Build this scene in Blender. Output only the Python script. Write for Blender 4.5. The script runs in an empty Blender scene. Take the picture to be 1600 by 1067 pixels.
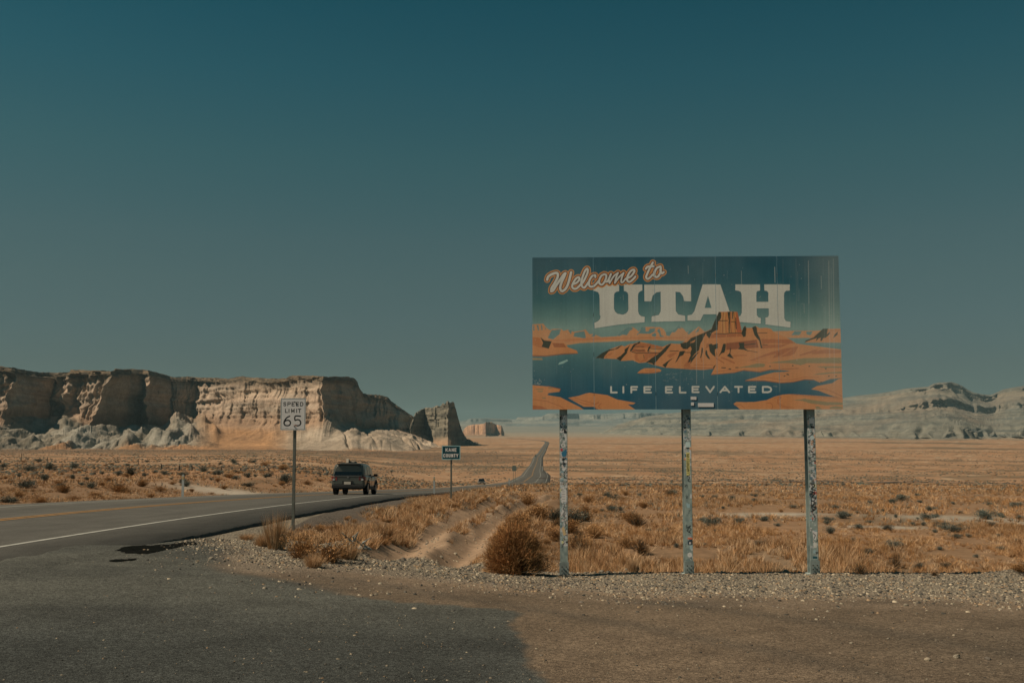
import bpy, math, random
import numpy as np
from math import radians, sin, cos, tan, pi, sqrt, atan2
scene = bpy.context.scene
COL = scene.collection
rnd = random.Random(7)
NR = np.random.RandomState(11)

# ------------------------------------------------------------------ camera
PITCH = 5.09
F = 1556.0
cam_d = bpy.data.cameras.new('camera')
cam = bpy.data.objects.new('camera', cam_d)
COL.objects.link(cam)
cam.location = (0, 0, 0)                     # heights in this scene count from the eye
cam.rotation_euler = (radians(90 + PITCH), 0, 0)
cam_d.sensor_width = 36.0
cam_d.lens = 36.0 * F / 1600.0
cam_d.clip_start = 0.1
cam_d.clip_end = 60000
scene.camera = cam

# ------------------------------------------------------------------ sun and sky
SUN_EL, SUN_PHI = 50.0, 12.0                 # the sun stands to the left, slightly behind the viewer
sd = (-cos(radians(SUN_EL)) * cos(radians(SUN_PHI)), -cos(radians(SUN_EL)) * sin(radians(SUN_PHI)), sin(radians(SUN_EL)))
SUN_C = (1.0, 0.80, 0.60)
sun_d = bpy.data.lights.new('sun', 'SUN')
sun_d.energy = 5.0
sun_d.angle = radians(0.53)
sun_d.color = SUN_C
sun = bpy.data.objects.new('sun', sun_d)
COL.objects.link(sun)
from mathutils import Vector, Matrix
sun.rotation_euler = Vector(sd).to_track_quat('Z', 'Y').to_euler()
sun.location = (-30, -10, 40)

world = bpy.data.worlds.new('World')
scene.world = world
world.use_nodes = True
wn = world.node_tree
sky = wn.nodes.new('ShaderNodeTexSky')
sky.sky_type = 'NISHITA'
sky.sun_disc = False
sky.sun_elevation = radians(SUN_EL)
sky.sun_rotation = radians(-90 - SUN_PHI)
sky.altitude = 1200
sky.dust_density = 0.5
sky.ozone_density = 2.0
tcw = wn.nodes.new('ShaderNodeTexCoord')
sxyz = wn.nodes.new('ShaderNodeSeparateXYZ')
wn.links.new(tcw.outputs['Generated'], sxyz.inputs[0])
mr = wn.nodes.new('ShaderNodeMapRange')
mr.inputs['From Min'].default_value = 0.0
mr.inputs['From Max'].default_value = 0.5
wn.links.new(sxyz.outputs['Z'], mr.inputs['Value'])
ramp = wn.nodes.new('ShaderNodeValToRGB')
wn.links.new(mr.outputs[0], ramp.inputs[0])
def sky_tints():
    # (elevation, tint) : the photograph's sky is a deep, dull teal (polarised and under-exposed)
    meas = [(1.27, .618, .653, .533), (3.62, .458, .594, .6265), (5.97, .338, .489, .620), (8.33, .266, .409, .578),
            (10.67, .218, .346, .527), (15.29, .162, .267, .444), (19.78, .131, .219, .384), (24.1, .111, .191, .342)]
    seen = [(84, 96, 88), (82, 98, 94), (77, 98, 98), (72, 96, 97), (66, 93, 96), (50, 87, 93), (34, 79, 90), (20, 71, 84)]
    out = []
    for (el, r, g, b), s in zip(meas, seen):
        t = [srgb(c / 255) / (m * 0.5) for c, m in zip(s, (r, g, b))]
        out.append((sin(radians(el)) / 0.5, t))
    return out
def srgb(c):
    return c / 12.92 if c <= 0.04045 else ((c + 0.055) / 1.055) ** 2.4
st = sky_tints()
HZ = [0.0, 0.0, 0.0, 0.0]
els = ramp.color_ramp.elements
els[0].position = 0.0
els[0].color = (*[min(c * 0.98, 1) for c in st[0][1]], 1)
els[1].position = 1.0
els[1].color = (st[-1][1][0] * 0.6, st[-1][1][1] * .95, st[-1][1][2] * .98, 1)
for p, t in st:
    e = els.new(p)
    e.color = (*[min(c, 1.0) for c in t], 1)
ramp.color_ramp.interpolation = 'LINEAR'
mul = wn.nodes.new('ShaderNodeMix')
mul.data_type = 'RGBA'
mul.blend_type = 'MULTIPLY'
mul.inputs['Factor'].default_value = 1.0
wn.links.new(sky.outputs[0], mul.inputs['A'])
wn.links.new(ramp.outputs[0], mul.inputs['B'])
bgn = wn.nodes['Background']
wn.links.new(mul.outputs['Result'], bgn.inputs['Color'])
bgn.inputs['Strength'].default_value = 0.05

scene.view_settings.view_transform = 'Standard'
scene.view_settings.look = 'None'
scene.view_settings.exposure = 0.0
scene.view_settings.gamma = 1.0
scene.render.engine = 'CYCLES'
scene.cycles.max_bounces = 5
scene.cycles.diffuse_bounces = 1
scene.cycles.glossy_bounces = 2
scene.cycles.transmission_bounces = 2
scene.cycles.volume_bounces = 0
scene.cycles.use_denoising = True
scene.cycles.use_adaptive_sampling = False

# ------------------------------------------------------------------ small tools
TP = tan(radians(PITCH))
def zfy(y, d):
    v = (533.5 - y) / F
    return d * (TP + v) / (1 - v * TP)
def xfx(x, y, d):
    v = (533.5 - y) / F
    cp, sp = cos(radians(PITCH)), sin(radians(PITCH))
    return d * ((x - 800) / F) / (cp - v * sp)
ILL = (1.20, 1.00, 0.79)                       # light that reaches level ground in full sun
def alb(r, g, b, k=1.0):
    """base colour of a surface that shows as this in full sun"""
    return tuple(min(0.85, srgb(c / 255) / i * k) for c, i in zip((r, g, b), ILL))

def hashn(ix, iy, iz, seed):
    h = (ix * 374761393 + iy * 668265263 + iz * 2147483647 + seed * 974634777) & 0xffffffff
    h = ((h ^ (h >> 13)) * 1274126177) & 0xffffffff
    h = ((h ^ (h >> 16)) * 2246822519) & 0xffffffff
    return ((h ^ (h >> 15)) & 0xffff) / 65535.0
def vnoise(x, y, z=None, seed=0):
    x = np.asarray(x, float); y = np.asarray(y, float)
    z = np.zeros_like(x) if z is None else np.asarray(z, float)
    x, y, z = np.broadcast_arrays(x, y, z)
    xi = np.floor(x).astype(np.int64); yi = np.floor(y).astype(np.int64); zi = np.floor(z).astype(np.int64)
    fx, fy, fz = x - xi, y - yi, z - zi
    fx = fx * fx * (3 - 2 * fx); fy = fy * fy * (3 - 2 * fy); fz = fz * fz * (3 - 2 * fz)
    r = 0
    for dz in ((0, 1) if np.any(fz) else (0,)):
        wz = fz if dz else 1 - fz
        for dx in (0, 1):
            wx = fx if dx else 1 - fx
            for dy in (0, 1):
                wy = fy if dy else 1 - fy
                r = r + hashn(xi + dx, yi + dy, zi + dz, seed) * wx * wy * wz
    return r * 2 - 1
def fbm(x, y, z=None, o=4, seed=0, g=0.5, ridged=False):
    a, s, t = 1.0, 0.0, 0.0
    f = 1.0
    for i in range(o):
        n = vnoise(np.asarray(x) * f + 17.3 * i, np.asarray(y) * f - 9.1 * i, None if z is None else np.asarray(z) * f + 3.7 * i, seed + i)
        if ridged:
            n = 1 - 2 * np.abs(n)
        s = s + n * a
        t += a
        a *= g
        f *= 2.03
    return s / t
def sstep(a, b, x):
    t = np.clip((np.asarray(x, float) - a) / (b - a), 0, 1)
    return t * t * (3 - 2 * t)

def mesh_from(name, V, faces=None, quads=None, tris=None, mat=None, parent=None, smooth=False, link=True):
    me = bpy.data.meshes.new(name)
    if faces is not None:
        me.from_pydata([tuple(v) for v in V], [], faces)
    else:
        V = np.asarray(V, np.float32)
        n = 4 if quads is not None else 3
        Fa = np.asarray(quads if quads is not None else tris, np.int32)
        me.vertices.add(len(V)); me.vertices.foreach_set('co', V.ravel())
        me.loops.add(Fa.size); me.loops.foreach_set('vertex_index', Fa.ravel())
        me.polygons.add(len(Fa))
        me.polygons.foreach_set('loop_start', np.arange(0, Fa.size, n, dtype=np.int32))
        me.update(calc_edges=True)
    if smooth:
        me.polygons.foreach_set('use_smooth', np.ones(len(me.polygons), bool))
    me.validate()
    if mat:
        me.materials.append(mat)
    o = bpy.data.objects.new(name, me)
    if link:
        COL.objects.link(o)
    if parent:
        o.parent = parent
    return o
def set_col(o, rgb, name='col'):
    me = o.data
    a = me.color_attributes.new(name, 'FLOAT_COLOR', 'POINT')
    c = np.ones((len(me.vertices), 4), np.float32)
    c[:, :3] = rgb
    a.data.foreach_set('color', c.ravel())
def grid_quads(nr, nc):
    i = np.arange(nr * nc).reshape(nr, nc)
    return np.stack([i[:-1, :-1], i[:-1, 1:], i[1:, 1:], i[1:, :-1]], -1).reshape(-1, 4)

def tag(o, label=None, cat=None, group=None, kind=None):
    if label: o['label'] = label
    if cat: o['category'] = cat
    if group: o['group'] = group
    if kind: o['kind'] = kind
    return o
def empty(name, loc=(0, 0, 0), rz=0):
    o = bpy.data.objects.new(name, None)
    COL.objects.link(o)
    o.location = loc
    o.rotation_euler = (0, 0, rz)
    o.empty_display_size = 0.2
    return o

class MB:
    """collects simple solids, then links them as one mesh"""
    def __init__(s):
        s.v = []; s.f = []
    def poly(s, pts):
        b = len(s.v); s.v += [tuple(p) for p in pts]; s.f.append(tuple(range(b, b + len(pts))))
    def box(s, c, h, rz=0, taper=1.0):
        b = len(s.v)
        cz, sz = cos(rz), sin(rz)
        for dz in (-1, 1):
            k = 1 if dz < 0 else taper
            for dx, dy in ((-1, -1), (1, -1), (1, 1), (-1, 1)):
                x, y = dx * h[0] * k, dy * h[1] * k
                s.v.append((c[0] + x * cz - y * sz, c[1] + x * sz + y * cz, c[2] + dz * h[2]))
        s.f += [tuple(b + i for i in q) for q in ((3, 2, 1, 0), (4, 5, 6, 7), (0, 1, 5, 4), (1, 2, 6, 5), (2, 3, 7, 6), (3, 0, 4, 7))]
        return s
    def tube(s, pts, rad, n=8, cap=True):
        pts = [Vector(p) for p in pts]
        if not isinstance(rad, (list, tuple)): rad = [rad] * len(pts)
        b = len(s.v)
        for i, p in enumerate(pts):
            t = (pts[min(i + 1, len(pts) - 1)] - pts[max(i - 1, 0)]).normalized()
            a = t.orthogonal().normalized() if abs(t.z) < .99 else Vector((1, 0, 0))
            c = t.cross(a).normalized()
            for k in range(n):
                q = 2 * pi * k / n
                s.v.append(tuple(p + (a * cos(q) + c * sin(q)) * rad[i]))
        for i in range(len(pts) - 1):
            for k in range(n):
                s.f.append((b + i * n + k, b + i * n + (k + 1) % n, b + (i + 1) * n + (k + 1) % n, b + (i + 1) * n + k))
        if cap:
            s.f.append(tuple(b + k for k in reversed(range(n))))
            s.f.append(tuple(b + (len(pts) - 1) * n + k for k in range(n)))
        return s
    def prism(s, pts, a, b_, axis='x'):
        """pts: 2D outline in the other two axes, extruded from a to b_"""
        b = len(s.v); n = len(pts)
        for t in (a, b_):
            for p, q in pts:
                s.v.append((t, p, q) if axis == 'x' else (p, t, q) if axis == 'y' else (p, q, t))
        s.f.append(tuple(range(b, b + n))); s.f.append(tuple(reversed(range(b + n, b + 2 * n))))
        for k in range(n):
            s.f.append((b + k, b + n + k, b + n + (k + 1) % n, b + (k + 1) % n))
        return s
    def build(s, name, mat=None, parent=None, smooth=False, bevel=0, link=True):
        o = mesh_from(name, s.v, faces=s.f, mat=mat, parent=parent, smooth=smooth, link=link)
        import bmesh
        bm = bmesh.new(); bm.from_mesh(o.data)
        bmesh.ops.recalc_face_normals(bm, faces=bm.faces)
        if bevel:
            bmesh.ops.bevel(bm, geom=[e for e in bm.edges if e.is_manifold and e.calc_face_angle(0) > 0.5], offset=bevel, segments=2, affect='EDGES', profile=0.6)
        bm.to_mesh(o.data); bm.free()
        if bevel or smooth:
            o.data.polygons.foreach_set('use_smooth', [smooth] * len(o.data.polygons))
        return o

# ------------------------------------------------------------------ materials
def new_mat(name):
    m = bpy.data.materials.new(name)
    m.use_nodes = True
    return m, m.node_tree, m.node_tree.nodes['Principled BSDF']
def mat_plain(name, col, rough=0.6, metal=0.0, var=0.15, vscale=6.0, spec=0.4, bump=0.0, coat=0.0, stretch=(1, 1, 1)):
    m, t, b = new_mat(name)
    b.inputs['Roughness'].default_value = rough
    b.inputs['Metallic'].default_value = metal
    b.inputs['Specular IOR Level'].default_value = spec
    b.inputs['Coat Weight'].default_value = coat
    tc = t.nodes.new('ShaderNodeTexCoord')
    mp = t.nodes.new('ShaderNodeMapping'); mp.inputs['Scale'].default_value = stretch
    t.links.new(tc.outputs['Object'], mp.inputs[0])
    n = t.nodes.new('ShaderNodeTexNoise'); n.inputs['Scale'].default_value = vscale; n.inputs['Detail'].default_value = 6
    t.links.new(mp.outputs[0], n.inputs[0])
    r = t.nodes.new('ShaderNodeMapRange')
    r.inputs['From Min'].default_value = .3; r.inputs['From Max'].default_value = .7
    r.inputs['To Min'].default_value = 1 - var; r.inputs['To Max'].default_value = 1 + var
    t.links.new(n.outputs[0], r.inputs['Value'])
    vm = t.nodes.new('ShaderNodeVectorMath'); vm.operation = 'SCALE'
    vm.inputs[0].default_value = col
    t.links.new(r.outputs[0], vm.inputs['Scale'])
    t.links.new(vm.outputs[0], b.inputs['Base Color'])
    if bump:
        bp = t.nodes.new('ShaderNodeBump'); bp.inputs['Strength'].default_value = bump; bp.inputs['Distance'].default_value = .01
        t.links.new(n.outputs[0], bp.inputs['Height']); t.links.new(bp.outputs[0], b.inputs['Normal'])
    return m
def mat_attr(name, rough=0.9, scales=((1.0, .2),), bump=None, spec=0.2, mapping=(1, 1, 1), transl=0):
    """vertex colour times procedural noise at some scales; bump = (scale, strength, distance)"""
    m, t, b = new_mat(name)
    b.inputs['Roughness'].default_value = rough
    b.inputs['Specular IOR Level'].default_value = spec
    at = t.nodes.new('ShaderNodeAttribute'); at.attribute_name = 'col'
    tc = t.nodes.new('ShaderNodeTexCoord')
    mp = t.nodes.new('ShaderNodeMapping'); mp.inputs['Scale'].default_value = mapping
    t.links.new(tc.outputs['Object'], mp.inputs[0])
    prev = at.outputs['Color']
    for sc, am in scales:
        n = t.nodes.new('ShaderNodeTexNoise'); n.inputs['Scale'].default_value = sc; n.inputs['Detail'].default_value = 5
        n.inputs['Roughness'].default_value = .6
        t.links.new(mp.outputs[0], n.inputs[0])
        r = t.nodes.new('ShaderNodeMapRange')
        r.inputs['From Min'].default_value = .3; r.inputs['From Max'].default_value = .7
        r.inputs['To Min'].default_value = 1 - am; r.inputs['To Max'].default_value = 1 + am
        t.links.new(n.outputs[0], r.inputs['Value'])
        vm = t.nodes.new('ShaderNodeVectorMath'); vm.operation = 'SCALE'
        t.links.new(prev, vm.inputs[0]); t.links.new(r.outputs[0], vm.inputs['Scale'])
        prev = vm.outputs[0]
    t.links.new(prev, b.inputs['Base Color'])
    if bump:
        n = t.nodes.new('ShaderNodeTexNoise'); n.inputs['Scale'].default_value = bump[0]; n.inputs['Detail'].default_value = 12
        n.inputs['Roughness'].default_value = .74
        t.links.new(mp.outputs[0], n.inputs[0])
        bp = t.nodes.new('ShaderNodeBump'); bp.inputs['Strength'].default_value = bump[1]; bp.inputs['Distance'].default_value = bump[2]
        t.links.new(n.outputs[0], bp.inputs['Height']); t.links.new(bp.outputs[0], b.inputs['Normal'])
    return m

# ------------------------------------------------------------------ the lie of the land
def tab(pairs):
    xs, ys = zip(*pairs)
    return lambda q: np.interp(q, xs, ys)
# centre line of the highway: across(d), level(d)
_cx = [(-60, -24), (0, -13.2), (15, -11.55), (26, -10.55), (41, -10.6), (54, -11.1), (62, -10.9), (72, -10.3), (100, -8.2), (160, -6.3), (215, -4.6), (262, 0.2), (300, 3.4), (430, 8.6), (574, 12.2), (1075, 27.4), (1700, 54), (2400, 84), (2700, 92), (3000, 86), (3400, 50), (4000, -40), (5200, -300)]
_dd = np.linspace(-60, 5200, 5261)
_cv = np.interp(_dd, *zip(*_cx))
for _ in range(3):
    k = np.ones(13) / 13
    _p = np.pad(_cv, 6, mode='reflect', reflect_type='odd')
    _cv = np.convolve(_p, k, 'valid')
road_x = lambda d: np.interp(d, _dd, _cv)
_rz0 = tab([(-60, -1.35), (0, -1.6), (15, -1.73), (21, -1.87), (26, -2.04), (33, -2.36), (41, -2.78), (54, -3.47), (70, -4.35), (100, -5.9), (150, -8.6), (200, -11.1), (250, -13.4), (300, -15.4), (430, -19.4), (574, -23), (800, -27.6), (1000, -29.6), (1150, -29.4), (1400, -31.2), (1700, -30.5), (2400, -30.5), (3400, -31), (5200, -26)])
_rzv = _rz0(_dd)
for _ in range(2):
    _p = np.pad(_rzv, 6, mode='reflect', reflect_type='odd'); _rzv = np.convolve(_p, np.ones(13) / 13, 'valid')
road_z = lambda d: np.interp(d, _dd, _rzv)
right_z = tab([(-60, -1.5), (0, -1.66), (7, -1.74), (10, -1.9), (13, -2.1), (16, -2.3), (20, -2.36), (30, -2.56), (40, -2.84), (50, -3.25), (60, -3.66), (80, -4.6), (100, -5.5), (150, -8.05), (200, -10.8), (250, -13.55), (300, -15.7), (430, -19.8), (574, -23.4), (1000, -30), (2400, -32), (3500, -31), (5000, -27), (6500, -18), (8000, 0), (9500, 38), (16000, 60)])
left_z = tab([(-60, -1.4), (15, -1.72), (24, -1.98), (36, -2.4), (58, -3.12), (100, -4.5), (150, -5.9), (300, -9.5), (600, -15), (1000, -21), (1500, -28), (2400, -33), (3500, -31), (5000, -27), (6500, -18), (8000, 0), (9500, 38), (16000, 60)])
PAVE_L, PAVE_R = 5.0, 5.75                       # paved half widths left and right of the centre line
def pave_r(d):
    return PAVE_R + 2.2 * sstep(215, 300, d) * (1 - sstep(420, 650, d)) 
def track_mask(X, Y):
    """a two-wheel dirt track that leaves the pull-out: distance across it"""
    c = np.interp(Y, [14, 18, 24, 31, 40, 52], [-1.7, -1.62, -1.35, -0.75, 0.3, 2.3])
    return X - c, sstep(16.0, 17.5, Y) * (1 - sstep(44, 54, Y))
def T(X, Y, bumps=True):
    X = np.asarray(X, float); Y = np.asarray(Y, float)
    D = np.where(Y > 60, np.sqrt(np.maximum(Y, 1) ** 2 + (0.35 * X) ** 2), Y)
    P = right_z(D); L = left_z(D)
    ang = X / np.maximum(np.abs(Y), 8)
    wl = 1 - sstep(-0.24, -0.07, ang)
    wl = np.where(Y < 10, 1 - sstep(-8, -2, X), wl)
    base = P + (L - P) * wl
    # past the speed sign the ground right of the road is the roadside verge
    R = road_z(Y)
    e = X - (road_x(Y) + pave_r(Y)); el = (road_x(Y) - PAVE_L) - X
    drop = 0.015 + 0.07 * sstep(15, 19, Y) * (1 - sstep(60, 120, Y))
    wid = 2.2 + 6 * (1 - sstep(14, 22, Y)) + 0.02 * np.clip(Y - 60, 0, 1000)
    zr = (R - drop) + (P - (R - drop)) * sstep(0.15, wid, e)
    zl = (R - 0.12) + (base - (R - 0.12)) * sstep(0.5, 7 + 0.08 * np.clip(Y - 40, 0, 800), el)
    lap = sstep(4.7, 5.0, X - road_x(Y) + .35 * fbm(X / .8, Y / 1.2, o=3, seed=17)) * (1 - sstep(15.5, 17.5, Y + .8 * vnoise(X, Y, seed=18)))
    z = np.where(e > 0, zr, np.where(el > 0, zl, R - 0.14 + .155 * lap))
    z = np.where(e > 0, z + lap * np.maximum(0, R + .015 - .13 * e - z), z)
    on = (Y < 5200)
    z = np.where(on, z, base)
    if bumps:
        off = sstep(0.6, 5, np.maximum(e, el)) * np.where(on, 1, 0) + np.where(on, 0, 1)
        veg = sstep(16, 19, Y + 0.5 * np.sin(X * .8))
        a1 = 0.05 * veg * (0.25 + 0.75 * sstep(18, 30, Y))
        z = z + off * a1 * fbm(X / 1.6, Y / 2.2, o=3, seed=3)
        a2 = np.clip((Y - 18) * 0.004, 0, 0.30) * (1 + 3 * sstep(60, 300, np.abs(X)))
        z = z + sstep(0, 26, np.maximum(e, el)) * a2 * fbm(X / 14, Y / 30, o=4, seed=5)
        a3 = np.clip((Y - 250) * .004, 0, 2.2) * sstep(20, 150, np.maximum(e, el))
        z = z + a3 * fbm(X / 160, Y / 260, o=3, seed=8)
        # fine unevenness of gravel
        z = z + off * 0.012 * fbm(X * 2.5, Y * 2.5, o=2, seed=21) * (1 - sstep(30, 50, Y))
        # ruts and the berms beside them
        t, m = track_mask(X, Y)
        n = fbm(X * 1.1, Y * .5, o=3, seed=31)
        t = t + 0.12 * n
        rut = -0.14 * np.exp(-((t + 0.58) / .25) ** 2) - 0.14 * np.exp(-((t - 0.62) / .25) ** 2)
        berm = 0.20 * np.exp(-((t - 0.08) / .2) ** 2) * (0.6 + n) + 0.24 * np.exp(-((t + 1.3) / .25) ** 2) * (.8 + n) + .14 * np.exp(-((t - 1.45) / .4) ** 2)
        z = z + m * (rut + berm)
        # the low lip of earth behind the posts of the big sign
        lip = 16.56 + .11 * vnoise(X * 1.1, X * 0, seed=9) + .05 * vnoise(X * 4, X * 0, seed=10)
        z = z - .15 * sstep(lip, lip + .14, Y) * (1 - sstep(17.6, 21, Y)) * sstep(0.2, 1.0, X)
        z = z + .055 * sstep(1.2, 2.5, X) * (1 - sstep(7, 8, X)) * np.exp(-((Y - 15.7) / .42) ** 2)
        z = z + .12 * np.exp(-((Y - 16.12) / .2) ** 2) * sstep(7.3, 8.2, X)
    return z
def T1(x, y):
    return float(T(np.array([x]), np.array([y]))[0])
def ground_at(px, py, dmax=3000.0):
    """where the ray through this point of the photograph meets the ground"""
    d = np.geomspace(4, dmax, 6000)
    X = xfx(px, py, d); Z = zfy(py, d)
    G = T(X, d)
    i = np.argmax(Z <= G)
    if Z[i] > G[i]: i = len(d) - 1
    return float(X[i]), float(d[i]), float(G[i])

# ------------------------------------------------------------------ ground
def ground():
    rr = [0.0]
    r = 2.5
    while r < 15500:
        rr.append(r)
        r *= 1.0125 if r < 400 else 1.02
    rr = np.array(rr)
    th = np.concatenate([np.arange(-180, -44, 3.0), np.arange(-44, -31, .6), np.arange(-31, 31, 0.12), np.arange(31, 44, .6), np.arange(44, 180.1, 3.0)])
    th = np.radians(th)
    Rg, Tg = np.meshgrid(rr, th, indexing='ij')
    X = Rg * np.sin(Tg); Y = Rg * np.cos(Tg)
    Z = T(X, Y)
    V = np.stack([X, Y, Z], -1).reshape(-1, 3)
    q = grid_quads(len(rr), len(th))
    X = X.ravel(); Y = Y.ravel()
    # --- colour of the land
    def C(*a): return np.array(alb(*a))
    def lerpc(a, b_, w):
        w = np.clip(w, 0, 1)[:, None]
        return a * (1 - w) + b_ * w
    n1 = fbm(X / 6, Y / 14, o=4, seed=41)
    n2 = fbm(X / 40, Y / 120, o=4, seed=43)
    n3 = fbm(X / 300, Y / 900, o=4, seed=44)
    dry = C(160, 119, 82); pale = C(176, 144, 108); brush = C(102, 84, 60); rust = C(154, 107, 69)
    col = np.repeat(dry[None], len(X), 0)
    def mix(c, w):
        nonlocal col
        w = np.clip(w, 0, 1)[:, None]
        col = col * (1 - w) + np.asarray(c) * w
    mix(rust, .5 * sstep(0.0, .5, n2))
    mix(pale, .75 * sstep(.15, .55, n1 - .3 * n2))
    mix(brush, .35 * sstep(.0, .5, -n1) * sstep(20, 40, Y))
    # streaks of low brush across the plain
    D = np.hypot(X, Y)
    st = fbm(X / 260, np.log(np.maximum(D, 10)) * 16, o=4, seed=47)
    mix(brush, .85 * sstep(.1, .5, st) * sstep(180, 500, D) * (1 - sstep(2500, 4500, D)))
    mix(C(172, 130, 90), .5 * sstep(.1, .5, -st) * sstep(180, 500, D))
    nf = sstep(180, 420, D)
    n5 = fbm(X / 2.2, Y / 8, o=4, seed=49) * (1 - nf) + fbm(X / 9, Y / 48, o=4, seed=50) * nf
    mix(brush, .65 * sstep(.1, .45, n5) * sstep(45, 90, Y) * (1 - sstep(1200, 2200, D)))
    mix(C(150, 108, 72), .5 * sstep(.1, .45, -n5) * sstep(45, 90, Y) * (1 - sstep(1200, 2200, D)))
    ang = X / np.maximum(Y, 1)
    # the dark band of scrub before the mesa
    band = sstep(880, 1010, D + 100 * n3) * (1 - sstep(1330, 1420, D + 60 * n3)) * (1 - sstep(-.06, .05, ang))
    mix(C(84, 68, 50), .8 * band * (.75 + .5 * n1))
    # pale far plain
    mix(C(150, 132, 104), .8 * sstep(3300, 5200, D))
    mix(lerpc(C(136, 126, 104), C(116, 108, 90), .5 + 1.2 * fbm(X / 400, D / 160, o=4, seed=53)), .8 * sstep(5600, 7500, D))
    # bare patches by the camera side of the right field
    for cx_, cy_, rx, ry, tl in ((12.6, 29.3, 1.9, 1.3, -.3), (8.0, 31.0, 1.7, 1.1, .05), (-17.5, 66, 5, 5, 0), (14.6, 26.5, 1.4, .8, -.3), (9.4, 26.0, .9, .6, 0)):
        g = np.exp(-(((X - cx_ - 1.2 * n1) / rx) ** 2 + ((Y - cy_ - tl * (X - cx_) * 2 + 1.5 * n1) / ry) ** 2) ** 1.5)
        mix(C(196, 176, 146), np.clip(1.3 * g * (0.8 + .5 * n1), 0, .9))
    # track
    t, m = track_mask(X, Y)
    trk = m * (1 - sstep(.95, 1.4, np.abs(t + .25 * n1)))
    mix(C(88, 72, 50), .5 * (1 - sstep(60, 110, Y)) * sstep(16, 18, Y) * (1 - trk) * (.75 + n1))
    mix(C(160, 127, 94), .9 * trk)
    # gravel, bare compacted earth and the worn asphalt of the pull-out
    ex = X - road_x(Y)
    wob = 0.5 * fbm(X / 1.3, Y / 1.3, o=3, seed=51)
    edge = np.interp(X, [-12, -5.6, -4.6, -3.2, -2.2, -1.2, 0, 2, 6, 9, 13, 20], [60, 40, 19.2, 18.0, 17.2, 17.2, 17.2, 16.9, 17.0, 17.4, 17.6, 18.0])
    bare = (1 - sstep(-.2, .25, Y - edge + .5 * wob)) * sstep(-1, 1, ex)
    mix(C(150, 122, 94), bare)
    verge_g = sstep(5.2, 5.7, ex) * (1 - sstep(6.2, 7.4, ex + wob)) * sstep(17, 20, Y) * (1 - sstep(60, 100, Y))
    mix(C(120, 106, 88), .9 * verge_g)
    gfar = np.interp(X, [-6, -4.6, -3.2, -2, 2, 5, 9, 12, 20], [16.5, 15.2, 13.9, 13.9, 13.4, 12.8, 11.0, 9.8, 8.5])
    grav = bare * sstep(-1.6, 1.2, Y - gfar + 2.4 * wob)
    mix(C(166, 146, 116), .95 * grav)
    mix(C(170, 132, 92), .4 * bare * np.exp(-((Y - gfar + .7 + .9 * wob) / .3) ** 2) * sstep(-3, 0, X))
    dirt = bare * (1 - sstep(-1.9, .6, Y - gfar + 2 * wob))
    mix(C(90, 76, 58), .95 * dirt)
    mix(C(122, 98, 72), .5 * dirt * sstep(.0, .6, n1) )
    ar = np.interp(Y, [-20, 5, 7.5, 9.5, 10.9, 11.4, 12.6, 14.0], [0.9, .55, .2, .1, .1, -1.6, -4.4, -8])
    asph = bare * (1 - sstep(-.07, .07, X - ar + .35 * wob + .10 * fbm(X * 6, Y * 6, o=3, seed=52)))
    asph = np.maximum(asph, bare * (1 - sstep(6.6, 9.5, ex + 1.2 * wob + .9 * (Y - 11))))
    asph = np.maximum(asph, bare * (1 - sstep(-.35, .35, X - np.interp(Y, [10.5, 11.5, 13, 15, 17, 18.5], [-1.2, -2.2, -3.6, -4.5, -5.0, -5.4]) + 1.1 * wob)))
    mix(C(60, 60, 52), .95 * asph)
    mix(C(88, 83, 69), .9 * asph * np.clip(sstep(8.6, 12.5, Y + .9 * n1 - .12 * X), 0, 1))  # older paving paler; darker towards the camera: lens-like falloff painted into the colour
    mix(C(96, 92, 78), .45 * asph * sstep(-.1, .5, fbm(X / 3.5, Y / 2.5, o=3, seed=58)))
    # worn wheel arcs and stains over the pull-out
    arc = np.abs(np.hypot(X + 9, Y - 2.5) - 12.6); arc2 = np.abs(np.hypot(X + 9, Y - 2.5) - 14.3)
    wear = bare * (np.exp(-(arc / .22) ** 2) + np.exp(-(arc2 / .22) ** 2)) * (.5 + n1)
    mix(C(60, 57, 48), .28 * wear)
    mix(C(58, 56, 48), .45 * bare * (1 - grav) * sstep(.1, .5, fbm(X / 2.2, Y / 1.1, o=4, seed=59)))
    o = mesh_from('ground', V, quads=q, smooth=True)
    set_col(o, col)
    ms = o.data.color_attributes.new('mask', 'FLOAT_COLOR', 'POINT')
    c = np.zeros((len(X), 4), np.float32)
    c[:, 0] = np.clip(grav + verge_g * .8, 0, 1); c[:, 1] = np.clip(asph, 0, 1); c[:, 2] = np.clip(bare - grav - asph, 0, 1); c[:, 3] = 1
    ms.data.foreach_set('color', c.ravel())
    # --- material
    m, t_, b = new_mat('ground_mat')
    b.inputs['Roughness'].default_value = .95
    b.inputs['Specular IOR Level'].default_value = .15
    N, Lk = t_.nodes, t_.links
    at = N.new('ShaderNodeAttribute'); at.attribute_name = 'col'
    mk = N.new('ShaderNodeAttribute'); mk.attribute_name = 'mask'
    sep = N.new('ShaderNodeSeparateColor'); Lk.new(mk.outputs['Color'], sep.inputs[0])
    tc = N.new('ShaderNodeTexCoord')
    def noise(scale, det=5, rough=.6, vec=None):
        n = N.new('ShaderNodeTexNoise'); n.inputs['Scale'].default_value = scale; n.inputs['Detail'].default_value = det; n.inputs['Roughness'].default_value = rough
        Lk.new(vec or tc.outputs['Object'], n.inputs[0]); return n.outputs[0]
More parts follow.
